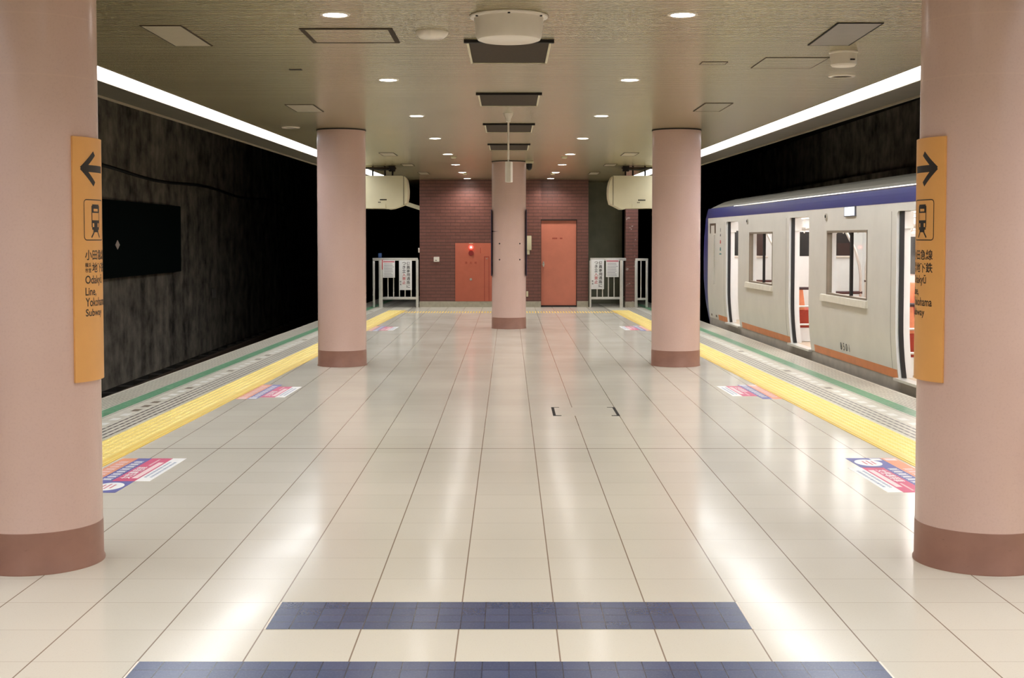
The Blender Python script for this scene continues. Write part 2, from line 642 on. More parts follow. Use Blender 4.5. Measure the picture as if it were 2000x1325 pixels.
n_trim = 0
for s in (-1, 1):
    # platform edge with ribs and painted line, down to the track bed
    a = [(sx(s, U_YI, Y0), Y0), (sx(s, U_EDGE, Y0), Y0), (sx(s, U_EDGE, Y_END), Y_END), (sx(s, U_YI, Y_END), Y_END)]
    m = MB().slab(a, -.14, 0)
    n_trim += 1
    struct('trim_%d' % n_trim, m, M['edge'], label='ribbed platform edge with green line, %s side' % ('left' if s < 0 else 'right'))
    b = [(sx(s, U_EDGE - .35, Y0), Y0), (sx(s, U_EDGE - .2, Y0), Y0), (sx(s, U_EDGE - .2, Y_END), Y_END), (sx(s, U_EDGE - .35, Y_END), Y_END)]
    struct('wall_%s_platform_base' % ('left' if s < 0 else 'right'), MB().slab(b, -1.15, -.14), M['trackbed'])
    # soffit beyond the edge light, with its pale lip and the fascia above
    n_trim += 1
    c = [(sx(s, U_LO, Y0), Y0), (sx(s, U_FA, Y0), Y0), (sx(s, U_FA, Y_WALL + .5), Y_WALL + .5), (sx(s, U_LO, Y_WALL + .5), Y_WALL + .5)]
    struct('trim_%d' % n_trim, MB().slab(c, CEIL, CEIL + .2), M['soffit'], label='dark soffit beyond the %s edge light' % ('left' if s < 0 else 'right'))
    n_trim += 1
    d = [(sx(s, U_FA, Y0), Y0), (sx(s, U_FA + .02, Y0), Y0), (sx(s, U_FA + .02, Y_WALL + .5), Y_WALL + .5), (sx(s, U_FA, Y_WALL + .5), Y_WALL + .5)]
    struct('trim_%d' % n_trim, MB().slab(d, CEIL - .02, CEIL + .2), M['trim'], label='pale lip at the edge of the %s soffit' % ('left' if s < 0 else 'right'))

# tunnel shell
struct('floor_track_left', MB().box(-7.4, -3.0, Y0, 70, -1.3, -1.12), M['trackbed'])
struct('floor_track_right', MB().box(3.0, 7.9, Y0, 70, -1.3, -1.12), M['trackbed'])
m = MB().box(-7.6, -7.2, Y0, 70, -1.3, 4.4)
struct('wall_left', m, M['tunnel'])
m = MB().box(7.7, 8.1, Y0, 70, -1.3, 4.4)
m.box(7.45, 7.7, Y0, 70, 2.78, 2.92)           # ledge above the train roof
struct('wall_right', m, M['tunnel'])
struct('ceiling_tunnel', MB().box(-7.6, 8.1, Y0, 70, 4.2, 4.4), M['trackbed'])
struct('wall_tunnel_end', MB().box(-7.6, 8.1, 69.8, 70, -1.3, 4.4), M['trackbed'])
# behind the camera the hall simply closes
struct('wall_front', MB().box(-7.6, 8.1, Y0 - .2, Y0, -1.3, 4.4), M['passage'])

# ------------------------------------------------------------------ brick building at the far end
WX0, WXC, WX1 = -2.06, .735, 1.84
m = MB()
m.box(WX0, WXC, Y_WALL, Y_WALL + .35, 0, CEIL)
m.box(WX0, WX0 + .3, Y_WALL + .35, Y_END, 0, CEIL)
m.box(WX1 - .3, WX1, Y_WALL + .16, Y_END, 0, CEIL)
m.box(WXC, 1.575, Y_WALL + .12, Y_WALL + .45, 2.03, CEIL)
m.box(1.575, WX1, Y_WALL + .12, Y_WALL + .45, 0, CEIL)
struct('wall_back', m, M['brick'])
m = MB()
m.box(WX0 - .006, WXC + .004, Y_WALL - .012, Y_WALL, 0, .135)
m.box(1.58, WX1 + .006, Y_WALL + .108, Y_WALL + .12, 0, .135)
struct('baseboard_back', m, M['skirt_stone'])
dr = struct('door_1', MB().box(WXC + .012, 1.562, Y_WALL + .15, Y_WALL + .19, .035, 2.005), M['salmon'], label='salmon steel door in the brick wall')
m = MB()
m.box(WXC, WXC + .012, Y_WALL + .125, Y_WALL + .2, 0, 2.03)
m.box(1.562, 1.575, Y_WALL + .125, Y_WALL + .2, 0, 2.03)
m.box(WXC, 1.575, Y_WALL + .10, Y_WALL + .2, 2.005, 2.03)
m.box(WXC, 1.575, Y_WALL + .125, Y_WALL + .2, 0, .035)
obj('door_frame', m, M['dark'], dr)
m = MB().disc((.80, Y_WALL + .14, .99), .03, 'y', 20, .03)
m.bbox(.785, .80 + .015, Y_WALL + .105, Y_WALL + .13, .93, 1.05, .006)
m.disc((.80, Y_WALL + .112, 1.0), .016, 'y', 16, .05)
obj('door_handle', m, M['chrome'], dr, label='chrome door handle')
m = MB()
for a, b in ((1.006, 1.126), (1.155, 1.160), (1.182, 1.242)):   # worn plate lettering, unreadable at this distance
    n_ = max(1, int((b - a) / .02))
    for i in range(n_):
        w = (b - a) / n_
        m.box(a + i * w, a + i * w + w * .8, Y_WALL + .147, Y_WALL + .15, 1.573, 1.606)
obj('door_lettering', m, M['print_red'], dr, label='small dark lettering')

struct('wall_passage', MB().box(1.845, 2.75, Y_WALL + 1.6, Y_WALL + 1.8, 0, CEIL), M['passage'], label='dark wall seen behind the right fence')
pil = struct('trim_pillar', MB().box(2.69, 2.975, Y_WALL - .05, Y_WALL + .28, .10, CEIL), M['pillar_brick'], label='stained brick pillar between the two right fences')
obj('pillar_base', MB().box(2.685, 2.98, Y_WALL - .055, Y_WALL + .285, 0, .13), M['skirt_stone'], pil)

# ------------------------------------------------------------------ lights of the place
# long edge lights, one on each side: a shallow tray with a diffuser, split by nothing
for s in (-1, 1):
    side = 'left' if s < 0 else 'right'
    far = {-1: 'the empty track', 1: 'the standing train'}[s]
    t = thing('linear_light', 'continuous white ceiling light strip running along the platform edge beside %s' % far, 'light', (sx(s, 3.69, 12), 12, CEIL), 'platform edge light strips')
    y1 = Y_WALL - .1
    q = [(sx(s, U_LI + .012, Y0 + .1), Y0 + .1), (sx(s, U_LO - .012, Y0 + .1), Y0 + .1), (sx(s, U_LO - .012, y1), y1), (sx(s, U_LI + .012, y1), y1)]
    obj('diffuser', MB().slab(q, CEIL + .004, CEIL + .02), M['strip'], t, False)
    m = MB()
    for ua, ub in ((U_LI, U_LI + .012), (U_LO - .012, U_LO)):
        m.slab([(sx(s, ua, Y0), Y0), (sx(s, ub, Y0), Y0), (sx(s, ub, y1), y1), (sx(s, ua, y1), y1)], CEIL - .003, CEIL + .06)
    m.slab([(sx(s, U_LI, Y0), Y0), (sx(s, U_LO, Y0), Y0), (sx(s, U_LO, y1 + .1), y1 + .1), (sx(s, U_LI, y1 + .1), y1 + .1)], CEIL + .06, CEIL + .2)
    obj('housing', m, M['trim'], t, False)

ORD = ['nearest', 'second', 'third', 'fourth', 'fifth', 'sixth', 'seventh', 'farthest']
DL_Y = [7.95, 11.2, 14.49, 17.75, 21.1, 24.1, 26.95, 29.68]
DL_X = [1.05, 1.03, 1.02, 1.0, .985, .98, .96, .945]


def downlight(x, y, label, power=DOWN_POWER):
    t = thing('downlight', label, 'ceiling light', (x, y, CEIL), 'round ceiling downlights')
    obj('trim_ring', MB().lathe((x, y, CEIL), [(.070, .0), (.072, -.006), (.088, -.006), (.093, -.001), (.093, .004), (.07, .004)], 36, False, False), M['white'], t)
    obj('lamp', MB().disc((x, y, CEIL - .003), .071, 'z', 36, .004), M['lamp'], t, False)
    ld = bpy.data.lights.new('downlight_beam', 'AREA')
    ld.shape = 'DISK'
    ld.size = .13
    ld.energy = power
    ld.color = (1.0, .98, .95)
    ld.spread = math.radians(140)
    lo = bpy.data.objects.new('downlight_beam', ld)
    COL.objects.link(lo)
    lo.parent = t
    lo.location = (0, 0, -.012)


for s in (-1, 1):
    row = 'left' if s < 0 else 'right'
    for i, (x, y) in enumerate(zip(DL_X, DL_Y)):
        downlight(s * x, y, 'small round white downlight, %s of the %s row in the ceiling' % (ORD[i], row))
    for y in (4.7, 1.4, -1.9, -5.2):          # the rows go on overhead and behind the viewer
        downlight(s * 1.06, y, 'small round white downlight of the %s row overhead, outside the picture' % row, DOWN_POWER * (1.3 if y > 4 else 2.6))  # power raised here to brighten the near columns and foreground

# ------------------------------------------------------------------ columns
COLS = [(-2.328, 6.42, 'thick pink round column at the left edge, orange arrow sign on its side'),
        (2.328, 6.42, 'thick pink round column at the right edge, orange arrow sign on its side'),
        (-2.098, 16.40, 'pink round column left of the middle aisle, before the hanging cream box'),
        (2.098, 16.40, 'pink round column right of the middle aisle, before the train front'),
        (0.0, 23.15, 'slim-looking pink round column in the centre, before the brick wall')]
for x, y, lab in COLS:
    t = thing('column', lab, 'column', (x, y, 0), 'round pink platform columns')
    obj('shaft', MB().lathe((x, y, 0), [(.302, .19), (.302, CEIL - .012)], 96, False, False), M['column'], t)
    obj('base_band', MB().lathe((x, y, 0), [(.312, 0), (.312, .008), (.305, .02), (.304, .198), (.301, .20)], 96, False, False), M['skirting'], t, label='brown base band')
    obj('top_collar', MB().lathe((x, y, 0), [(.304, CEIL - .014), (.309, CEIL - .012), (.309, CEIL)], 96, False, False), M['dark'], t)
    if x == 0:
        for px, pz in ((-.165, 1.50), (.19, 1.50), (-.165, 1.22), (.19, 1.22)):
            a = math.asin(px / .302)
            obj('bolt_hole', MB().disc((px, y - .302 * math.cos(a) - .001, pz), .013, 'y', 14, .012), M['black'], t)
        m = MB()
        for i in range(10):
            a0, a1 = -1.5 + i * .085, -1.5 + (i + 1) * .085
            h0, h1 = .012 * (1 - i / 10), .012 * (1 - (i + 1) / 10)
            P = lambda a, z: (.3035 * math.sin(a), y - .3035 * math.cos(a), z)
            m.quad(P(a0, 1.715 - h0), P(a1, 1.715 - h1), P(a1, 1.715 + h1), P(a0, 1.715 + h0))
        obj('seam_stain', m, M['dark'], t)

# dark boards fixed on both flanks of the centre column, seen edge on
for s in (-1, 1):
    x0, x1 = sorted((s * .303, s * .318))
    tag(obj('column_board', MB().bbox(x0, x1, 23.0, 23.32, .93, 2.10, .003), plain('purple_board', (52, 40, 66), .5), origin=(s * .31, 23.15, .93)),
        'thin dark purple board seen edge on at the %s flank of the centre column' % ('left' if s < 0 else 'right'), 'board', 'boards on the centre column')


# ------------------------------------------------------------------ orange direction signs wrapped on the near columns
def wrap_sign(s, label):
    """s = -1 left column (faces +X), s = +1 right column (faces -X). sign coordinates: w across (reader's left to right), h height"""
    cx_, cy_ = s * 2.328, 6.42
    W = .40
    Z0, Z1 = .905, 2.085

    def on(w, z, r):
        a = w / .312
        if s < 0:      # reader looks towards -X, his right is +Y
            return (cx_ + r * math.cos(a), cy_ + r * math.sin(a), z)
        return (cx_ - r * math.cos(a), cy_ - r * math.sin(a), z)

    t = thing('direction_sign', label, 'sign', (cx_ - s * .31, cy_, Z0), 'orange column signs')
    m = MB()
    n = 28
    for i in range(n):
        w0, w1 = -W / 2 + W * i / n, -W / 2 + W * (i + 1) / n
        v = [on(w, z, r) for w in (w0, w1) for z in (Z0, Z1) for r in (.303, .316)]
        m.add(v, [(1, 5, 7, 3), (0, 2, 6, 4), (2, 3, 7, 6), (0, 4, 5, 1)] + ([(0, 1, 3, 2)] if i == 0 else []) + ([(4, 6, 7, 5)] if i == n - 1 else []))
    obj('panel', m, M['orange'], t)
    R = .3166

    def bar(m, w0, h0, w1, h1, th):
        n_ = max(2, int(abs(w1 - w0) / .012) + 1)
        dx, dy = w1 - w0, h1 - h0
        L = math.hypot(dx, dy)
        nx, ny = -dy / L * th / 2, dx / L * th / 2
        for i in range(n_):
            a, b = i / n_, (i + 1) / n_
            m.quad(on(w0 + dx * a + nx, h0 + dy * a + ny, R), on(w0 + dx * b + nx, h0 + dy * b + ny, R),
                   on(w0 + dx * b - nx, h0 + dy * b - ny, R), on(w0 + dx * a - nx, h0 + dy * a - ny, R))

    # arrow: points to the reader's left on the left column, to his right on the right column
    d = -1 if s < 0 else 1
    L0 = -.135          # left edge of the text block on the left sign
    blk = L0 if s < 0 else -.073
    tip = -.145 if s < 0 else .145
    m = MB()
    bar(m, tip, 1.935, tip - d * .19, 1.935, .034)
    bar(m, tip + d * .006, 1.93, tip - d * .092, 2.01, .027)
    bar(m, tip + d * .006, 1.94, tip - d * .092, 1.86, .027)
    obj('arrow', m, M['ink'], t)
    # boxed train pictogram
    bx0 = -.137 if s < 0 else -.053
    bw, bz0, bz1 = .190, 1.59, 1.785
    m = MB()
    th = .0045
    c_ = .016
    bar(m, bx0 + c_, bz0, bx0 + bw - c_, bz0, th)
    bar(m, bx0 + c_, bz1, bx0 + bw - c_, bz1, th)
    bar(m, bx0, bz0 + c_, bx0, bz1 - c_, th)
    bar(m, bx0 + bw, bz0 + c_, bx0 + bw, bz1 - c_, th)
    for (ax, az, p, q) in ((bx0, bz0, 1, 1), (bx0 + bw, bz0, -1, 1), (bx0, bz1, 1, -1), (bx0 + bw, bz1, -1, -1)):
        for k in range(4):
            f0, f1 = math.pi / 2 * k / 4, math.pi / 2 * (k + 1) / 4
            bar(m, ax + p * c_ * (1 - math.sin(f0)), az + q * c_ * (1 - math.cos(f0)), ax + p * c_ * (1 - math.sin(f1)), az + q * c_ * (1 - math.cos(f1)), th)
    obj('pictogram_frame', m, M['ink'], t)
    m = MB()
    pcx = bx0 + bw / 2
    # train front: body outline with windscreen, destination slot, lamps, tapering rails
    def rect(w0, w1, h0, h1):
        n_ = max(1, int((w1 - w0) / .012))
        for i in range(n_):
            a, b = w0 + (w1 - w0) * i / n_, w0 + (w1 - w0) * (i + 1) / n_
            m.quad(on(a, h0, R), on(b, h0, R), on(b, h1, R), on(a, h1, R))
    rect(pcx - .040, pcx - .034, 1.668, 1.752)
    rect(pcx + .034, pcx + .040, 1.668, 1.752)
    rect(pcx - .040, pcx + .040, 1.742, 1.756)
    rect(pcx - .034, pcx + .034, 1.756, 1.763)
    rect(pcx - .040, pcx - .022, 1.726, 1.744)
    rect(pcx + .022, pcx + .040, 1.726, 1.744)
    rect(pcx - .040, pcx + .040, 1.722, 1.729)
    rect(pcx - .040, pcx + .040, 1.672, 1.686)
    rect(pcx - .040, pcx - .032, 1.652, 1.672)
    rect(pcx + .032, pcx + .040, 1.652, 1.672)
    rect(pcx - .018, pcx + .018, 1.652, 1.672)
    rect(pcx - .036, pcx + .036, 1.640, 1.653)
    rect(pcx - .026, pcx + .026, 1.628, 1.641)
    bar(m, pcx - .018, 1.63, pcx - .042, 1.602, .009)
    bar(m, pcx + .018, 1.63, pcx + .042, 1.602, .009)
    obj('train_pictogram', m, M['ink'], t)

    def letters(name, s_, w0, h, hh, width=None, bold=.014):
        tm = text_mb(s_, hh, 'LEFT', bold, width)
        tm.map(lambda x, y, z: on(w0 + x, h + y, R))
        obj(name, tm, M['ink'], t, False)
    letters('lettering', '小田急線', blk, 1.493, .050, .207)
    letters('lettering', '横浜', blk, 1.458, .022, .044)
    letters('lettering', '市営', blk, 1.432, .022, .044)
    letters('lettering', '地下鉄', blk + .052, 1.431, .050, .155)
    letters('lettering', 'Odakyū', blk, 1.366, .054, .160)
    letters('lettering', 'Line,', blk, 1.315, .045, .086)
    letters('lettering', 'Yokohama', blk, 1.268, .042, .205)
    letters('lettering', 'Subway', blk, 1.210, .046, .150)


wrap_sign(-1, 'orange curved sign with left arrow on the left foreground column')
wrap_sign(1, 'orange curved sign with right arrow on the right foreground column')

# ------------------------------------------------------------------ tactile paving
for s in (-1, 1):
    side = 'left' if s < 0 else 'right'
    ye = 28.75
    t = thing('tactile_paving', 'yellow dotted warning strip along the %s' % ('edge of the empty left track' if s < 0 else 'edge beside the train'), 'tactile paving', (sx(s, 3.3, 10), 10, 0), 'yellow warning strips along the edges')
    def str_(u0, u1, z0, z1, y0=Y0, y1=ye):
        return MB().slab([(sx(s, u0, y0), y0), (sx(s, u1, y0), y0), (sx(s, u1, y1), y1), (sx(s, u0, y1), y1)], z0, z1)
    obj('base_tile', str_(U_YI + .085, U_YO, .0, .004), M['yellow'], t, False)
    obj('inner_border', str_(U_YI, U_YI + .085, .0, .0042), M['yellow_dark'], t, False, label='plain darker yellow border')
    obj('guide_bar', str_(U_YI + .022, U_YI + .040, .004, .008), M['yellow'], t, False)
    m = MB()
    for r in range(5):
        u = U_YI + .125 + r * .058
        yy = 3.0
        while yy < ye:
            c = (sx(s, u, yy), yy)
            vs = [(c[0] + q * math.cos(math.pi / 3 * k), c[1] + q * math.sin(math.pi / 3 * k), z) for q, z in ((.018, .004), (.012, .009)) for k in range(6)]
            m.add(vs, [(k, (k + 1) % 6, 6 + (k + 1) % 6, 6 + k) for k in range(6)] + [(6, 7, 8, 9, 10, 11)])
            yy += .0605
    o = obj('dots', m, M['yellow'], t, True)
    o['kind'] = 'stuff'

m = MB()
x = -2.27
while x < 2.28:
    for r in range(9):
        c = (x, 27.85 + r * .0605)
        vs = [(c[0] + q * math.cos(math.pi / 3 * k), c[1] + q * math.sin(math.pi / 3 * k), z) for q, z in ((.016, .0), (.011, .006)) for k in range(6)]
        m.add(vs, [(k, (k + 1) % 6, 6 + (k + 1) % 6, 6 + k) for k in range(6)] + [(6, 7, 8, 9, 10, 11)])
    x += .0605
tag(obj('tactile_dots', m, M['yellow_dark'], origin=(0, 28.1, 0)), 'row of yellow dots across the floor before the brick wall', 'tactile paving', kind='stuff')

# ------------------------------------------------------------------ blue mosaic bands in the floor
for (hw, y0, lab) in ((.995, 5.275, 'shorter band of blue mosaic tiles in the floor, farther from the viewer'),
                      (1.395, 4.468, 'longer band of blue mosaic tiles in the floor at the bottom of the picture')):
    t = thing('mosaic_band', lab, 'floor band', (0, y0, 0), 'blue mosaic bands')
    obj('tiles', MB().box(-hw, hw, y0 + .002, y0 + .398, 0, .0012), M['blue'], t, False)
    for s in (-1, 1):
        a, b = sorted((s * hw, s * (hw + .008)))
        obj('edge_strip', MB().box(a, b, y0 + .002, y0 + .398, 0, .0014), M['white'], t, False, label='thin white end strip')

# ------------------------------------------------------------------ floor hatch
t = thing('floor_hatch', 'square floor hatch with dark corner brackets set in the tiles', 'hatch', (.7, 11.98, 0))
obj('lid', MB().box(.41, .99, 11.70, 12.27, 0, .0012), M['lid'], t, False)
for s, x in ((1, .398), (-1, 1.0)):
    m = MB()
    a, b = sorted((x, x + s * .026))
    m.box(a, b, 11.69, 12.28, 0, .002)
    for yy in (11.69, 12.25):
        c, d = sorted((x, x + s * .075))
        m.box(c, d, yy, yy + .03, 0, .002)
    obj('corner_bracket', m, M['dark'], t, False)

# ------------------------------------------------------------------ floor stickers
def sticker_frame(s, y_start, xin):
    """reader faces the track; a runs along his reading direction, b away from him"""
    def P(a, b, z):
        if s < 0:
            y = y_start + a
            return (-(xin - K * (y - y_start)) - b, y, z)
        y = y_start - a
        return ((xin + K * (y_start - y)) + b, y, z)
    return P


def sq(P, a0, a1, b0, b1, z):
    return MB().quad(P(a0, b0, z), P(a1, b0, z), P(a1, b1, z), P(a0, b1, z))


def solid(P, a0, a1, b0, b1, z):
    v = [P(a, b, q) for q in (0, z) for a, b in ((a0, b0), (a1, b0), (a1, b1), (a0, b1))]
    return MB().add(v, [(0, 1, 2, 3), (4, 5, 6, 7), (0, 1, 5, 4), (1, 2, 6, 5), (2, 3, 7, 6), (3, 0, 4, 7)])


def banner(P, a0, a1, label, loc):
    """pink banner with big white characters above a white strip of small print"""
    t = thing('floor_banner', label, 'floor sticker', loc, 'pink and white floor banners')
    obj('white_strip', solid(P, a0, a1, 0, .098, .0010), M['st_white'], t, False)
    obj('pink_panel', solid(P, a0, a1, .098, .25, .0010), M['st_pink'], t, False)
    L = a1 - a0
    m = solid(P, a0 + .10, a0 + L * .80, .112, .152, .0014)
    obj('pill', m, M['st_pale'], t, False)
    for tx, aa, bb, hh, ww, mt in (('女性専用車', a0 + .09, .163, .075, .44, 'st_white'),):
        tm = text_mb(tx, hh, 'LEFT', .012, ww)
        tm.map(lambda x, y, z: P(aa + x, bb + y, .0016))
        obj('lettering', tm, M[mt], t, False)
    m = MB()
    random.seed(3)
    for bb in (.024, .062):
        a = a0 + .13
        while a < a0 + L * .82:
            w = random.uniform(.02, .05)
            q = sq(P, a, a + w, bb, bb + .018, .0016)
            m.add(q.v, q.f)
            a += w + .012
    o = obj('small_print', m, M['st_grey'], t, False)
    m = MB()
    a = a0 + L * .66
    while a < a0 + L * .93:
        q = sq(P, a, a + .018, .172, .188, .0016)
        m.add(q.v, q.f)
        a += .025
    obj('romaji_line', m, M['st_pale'], t, False)


def colour_strip(P, a0, a1, label, loc, disc):
    """blue and orange strip carrying rows of white characters"""
    t = thing('floor_strip', label, 'floor sticker', loc, 'blue and orange floor strips')
    obj('blue_panel', solid(P, a0, a1, .25, .35, .0010), M['st_blue'], t, False)
    obj('orange_panel', solid(P, a0, a1, .35, .462, .0010), M['st_orange'], t, False)
    if disc:
        obj('blue_panel', solid(P, a0, a0 + .385, .098, .25, .0011), M['st_blue'], t, False)
        vs = [P(a0 + .20 + .135 * math.cos(2 * math.pi * k / 40), .205 + .092 * math.sin(2 * math.pi * k / 40), .0016) for k in range(40)]
        obj('round_patch', MB().add(vs, [tuple(range(40))]), M['st_white'], t, False)
        m = MB()
        for bb, w in ((.235, .12), (.205, .17), (.172, .13)):
            q = sq(P, a0 + .20 - w / 2, a0 + .20 + w / 2, bb, bb + .014, .0020)
            m.add(q.v, q.f)
        obj('round_patch_print', m, M['pink_print'], t, False)
    n = 9 if not disc else 8
    start = a0 + (.13 if not disc else .42)
    step = (a1 - start - .10) / n
    for name, b0, b1, mt in (('blue_print', .268, .332, 'st_white'), ('orange_print', .372, .44, 'st_pale')):
        m = MB()
        for i in range(n):
            a = start + i * step
            for k in range(3):      # every character: a few strokes
                q = sq(P, a + step * (.08 + k * .22), a + step * (.24 + k * .22), b0 + .006 * (k % 2), b1 - .007 * ((k + i) % 2), .0016)
                m.add(q.v, q.f)
        q = sq(P, a0 + .02, a0 + .10, b0 - .006, b1 + .006, .0016)
        m.add(q.v, q.f)
        obj(name, m, M[mt], t, False)


STK = [(-1, 8.14, 2.375, .39, 1.275, 0, 1.275, True, 'beside the left foreground column'),
       (-1, 12.92, 2.257, .13, 1.06, 0, 1.25, False, 'before the left middle column'),
       (-1, 22.40, 2.01, .13, 1.06, 0, 1.25, False, 'at the far left end of the platform'),
       (1, 9.425, 2.345, .39, 1.275, 0, 1.275, True, 'beside the right foreground column'),
       (1, 14.17, 2.235, .13, 1.02, 0, 1.25, False, 'before the right middle column'),
       (1, 23.70, 1.99, .13, 1.06, 0, 1.25, False, 'at the far right end of the platform')]
for s, ys, xin, a0, a1, c0, c1, dsc, where in STK:
    P = sticker_frame(s, ys, xin)
    banner(P, a0, a1, 'pink and white banner sticker on the floor %s' % where, P((a0 + a1) / 2, .12, 0))
    colour_strip(P, c0, c1, 'blue and orange strip sticker on the floor %s' % where, P((c0 + c1) / 2, .35, 0), dsc)

# ------------------------------------------------------------------ things in the ceiling
def ceiling_vent(y0, y1, label):
    t = thing('ceiling_vent', label, 'vent', (0, (y0 + y1) / 2, CEIL), 'dark square vents along the middle of the ceiling')
    hw = .292
    obj('mesh_panel', MB().box(-hw + .012, hw - .012, y0 + .03, y1 - .012, CEIL - .006, CEIL + .002), M['vent'], t, False)
    m = MB()
    m.box(-hw, -hw + .016, y0, y1, CEIL - .012, CEIL + .002)
    m.box(hw - .016, hw, y0, y1, CEIL - .012, CEIL + .002)
    m.box(-hw, hw, y1 - .016, y1, CEIL - .012, CEIL + .002)
    obj('frame', m, M['cream'], t, False)
    obj('front_lip', MB().box(-hw - .016, hw + .016, y0 - .012, y0 + .034, CEIL - .02, CEIL + .002), M['dark'], t, False)


for y0, y1, l in ((8.96, 10.10, 'large dark vent in the ceiling just behind the white drum'), (12.22, 13.36, 'second dark vent along the ceiling centre line'),
                  (15.47, 16.68, 'third dark vent along the ceiling, behind the hanging antenna pole'), (18.8, 20.1, 'fourth dark vent along the ceiling, nearest the centre column')):
    ceiling_vent(y0, y1, l)

t = thing('drum_speaker', 'big white drum hanging under the ceiling at the top centre', 'ceiling device', (0, 8.0, CEIL))
obj('flange', MB().lathe((0, 8.0, 0), [(.236, CEIL), (.240, CEIL - .006), (.236, CEIL - .014), (.205, CEIL - .020)], 64, False, True), M['white'], t)
obj('drum', MB().lathe((0, 8.0, 0), [(.214, CEIL - .010), (.208, CEIL - .05), (.200, CEIL - .128), (.190, CEIL - .146), (.170, CEIL - .153), (.0, CEIL - .155)], 64, False, False), M['white'], t)
for k in range(6):
    a = math.radians(-150 + 60 * k)
    obj('screw', MB().disc((.222 * math.cos(a), 8.0 + .222 * math.sin(a), CEIL - .018), .008, 'z', 12, .008), M['dark'], t)

t = thing('ceiling_dome', 'shallow round white cap on the ceiling left of the big drum', 'ceiling device', (-.505, 8.62, CEIL))
obj('cap', MB().lathe((-.505, 8.62, 0), [(.108, CEIL), (.108, CEIL - .008), (.098, CEIL - .026), (.08, CEIL - .040), (.0, CEIL - .046)], 48, False, False), M['white'], t)

t = thing('drum_sensor', 'small white drum under the ceiling at the upper right', 'ceiling device', (2.43, 9.55, CEIL))
obj('drum', MB().lathe((2.43, 9.55, 0), [(.104, CEIL), (.104, CEIL - .010), (.097, CEIL - .014), (.092, CEIL - .092), (.082, CEIL - .104), (.0, CEIL - .107)], 48, False, False), M['white'], t)
obj('label_mark', MB().bbox(2.455, 2.49, 9.453, 9.458, CEIL - .07, CEIL - .060, .001), M['dark'], t)

for x, y, lab in ((2.775, 10.95, 'unlit round recessed fitting behind the small white drum'), (-2.665, 16.02, 'unlit round recessed fitting near the left middle column')):
    t = thing('recessed_fitting', lab, 'ceiling device', (x, y, CEIL), 'unlit round fittings')
    obj('rim', MB().lathe((x, y, 0), [(.082, CEIL), (.084, CEIL - .010), (.108, CEIL - .008), (.112, CEIL)], 40, False, False), M['white'], t)
    obj('inset', MB().disc((x, y, CEIL - .001), .083, 'z', 40, .004), M['vent'], t, False)


def hatch(x0, x1, y0, y1, label, frame, panel, fw=.014, drop=.006, group='hatches and panels in the ceiling', shear=0.0):
    t = thing('ceiling_panel', label, 'ceiling panel', ((x0 + x1) / 2, (y0 + y1) / 2, CEIL), group)
    sh = lambda v: v.map(lambda x, y, z: (x + shear * (y - y0), y, z))
    obj('panel', sh(MB().box(x0 + fw, x1 - fw, y0 + fw, y1 - fw, CEIL - drop + .001, CEIL + .001)), panel, t, False)
    m = MB()
    m.box(x0, x0 + fw, y0, y1, CEIL - drop, CEIL + .001)
    m.box(x1 - fw, x1, y0, y1, CEIL - drop, CEIL + .001)
    m.box(x0 + fw, x1 - fw, y0, y0 + fw, CEIL - drop, CEIL + .001)
    m.box(x0 + fw, x1 - fw, y1 - fw, y1, CEIL - drop, CEIL + .001)
    obj('frame', sh(m), frame, t, False)


pale = plain('pale_panel', (172, 160, 138), .35, var=.04)
greyp = plain('grey_panel', (126, 118, 112), .45, var=.05)
hatch(-1.352, -.752, 8.47, 9.085, 'square access hatch with brown frame at the upper left of the ceiling', M['vent'], M['ceiling'], .032)
hatch(-2.345, -2.078, 8.35, 9.23, 'long pale grey panel in the ceiling at the upper left', M['vent'], pale, .010)
hatch(2.06, 2.352, 8.25, 9.20, 'long dark grey panel in the ceiling at the upper right', M['dark'], greyp, .010, shear=.03)
hatch(-2.27, -1.975, 13.27, 14.02, 'pale ceiling panel before the left middle column', M['vent'], pale, .012)
hatch(1.958, 2.244, 13.12, 13.96, 'olive ceiling panel before the right middle column', M['vent'], M['ceiling'], .012)
hatch(1.48, 1.68, 10.07, 10.22, 'small flush hatch outline right of the ceiling vents', M['vent'], M['ceiling'], .006, .004)
hatch(1.92, 2.40, 9.83, 10.44, 'large flush hatch outline left of the small white drum', M['vent'], M['ceiling'], .006, .004)
hatch(-1.76, -1.66, 10.5, 10.56, 'tiny dark slot in the ceiling right of the left edge light', M['dark'], M['dark'], .01, .004)
for s in (-1, 1):
    side = 'left' if s < 0 else 'right'
    for x, y0, y1, w in ((1.945, 20.75, 21.5, .24), (1.87, 23.9, 24.5, .22), (1.775, 26.85, 27.8, .21)):
        k = {20.75: 'first of the three far', 23.9: 'middle of the three far', 26.85: 'last of the three far'}[y0]
        hatch(s * x - w / 2, s * x + w / 2, y0, y1, 'pale panel, %s panels in the %s half of the ceiling' % (k, side), M['vent'], pale, .010)
for s, ys in ((-1, (21.8, 27.4)), (1, (21.8, 27.4))):
    for i, y in enumerate(ys):
        t = tag(obj('smoke_detector', MB().lathe((s * .92, y, 0), [(.05, CEIL), (.05, CEIL - .015), (.035, CEIL - .028), (0, CEIL - .03)], 24, False, False), M['cream'], origin=(s * .92, y, CEIL)),
                'tiny cream detector on the ceiling beside the %s downlight of the %s row' % ('fifth' if i == 0 else 'seventh', 'left' if s < 0 else 'right'), 'detector', 'smoke detectors')

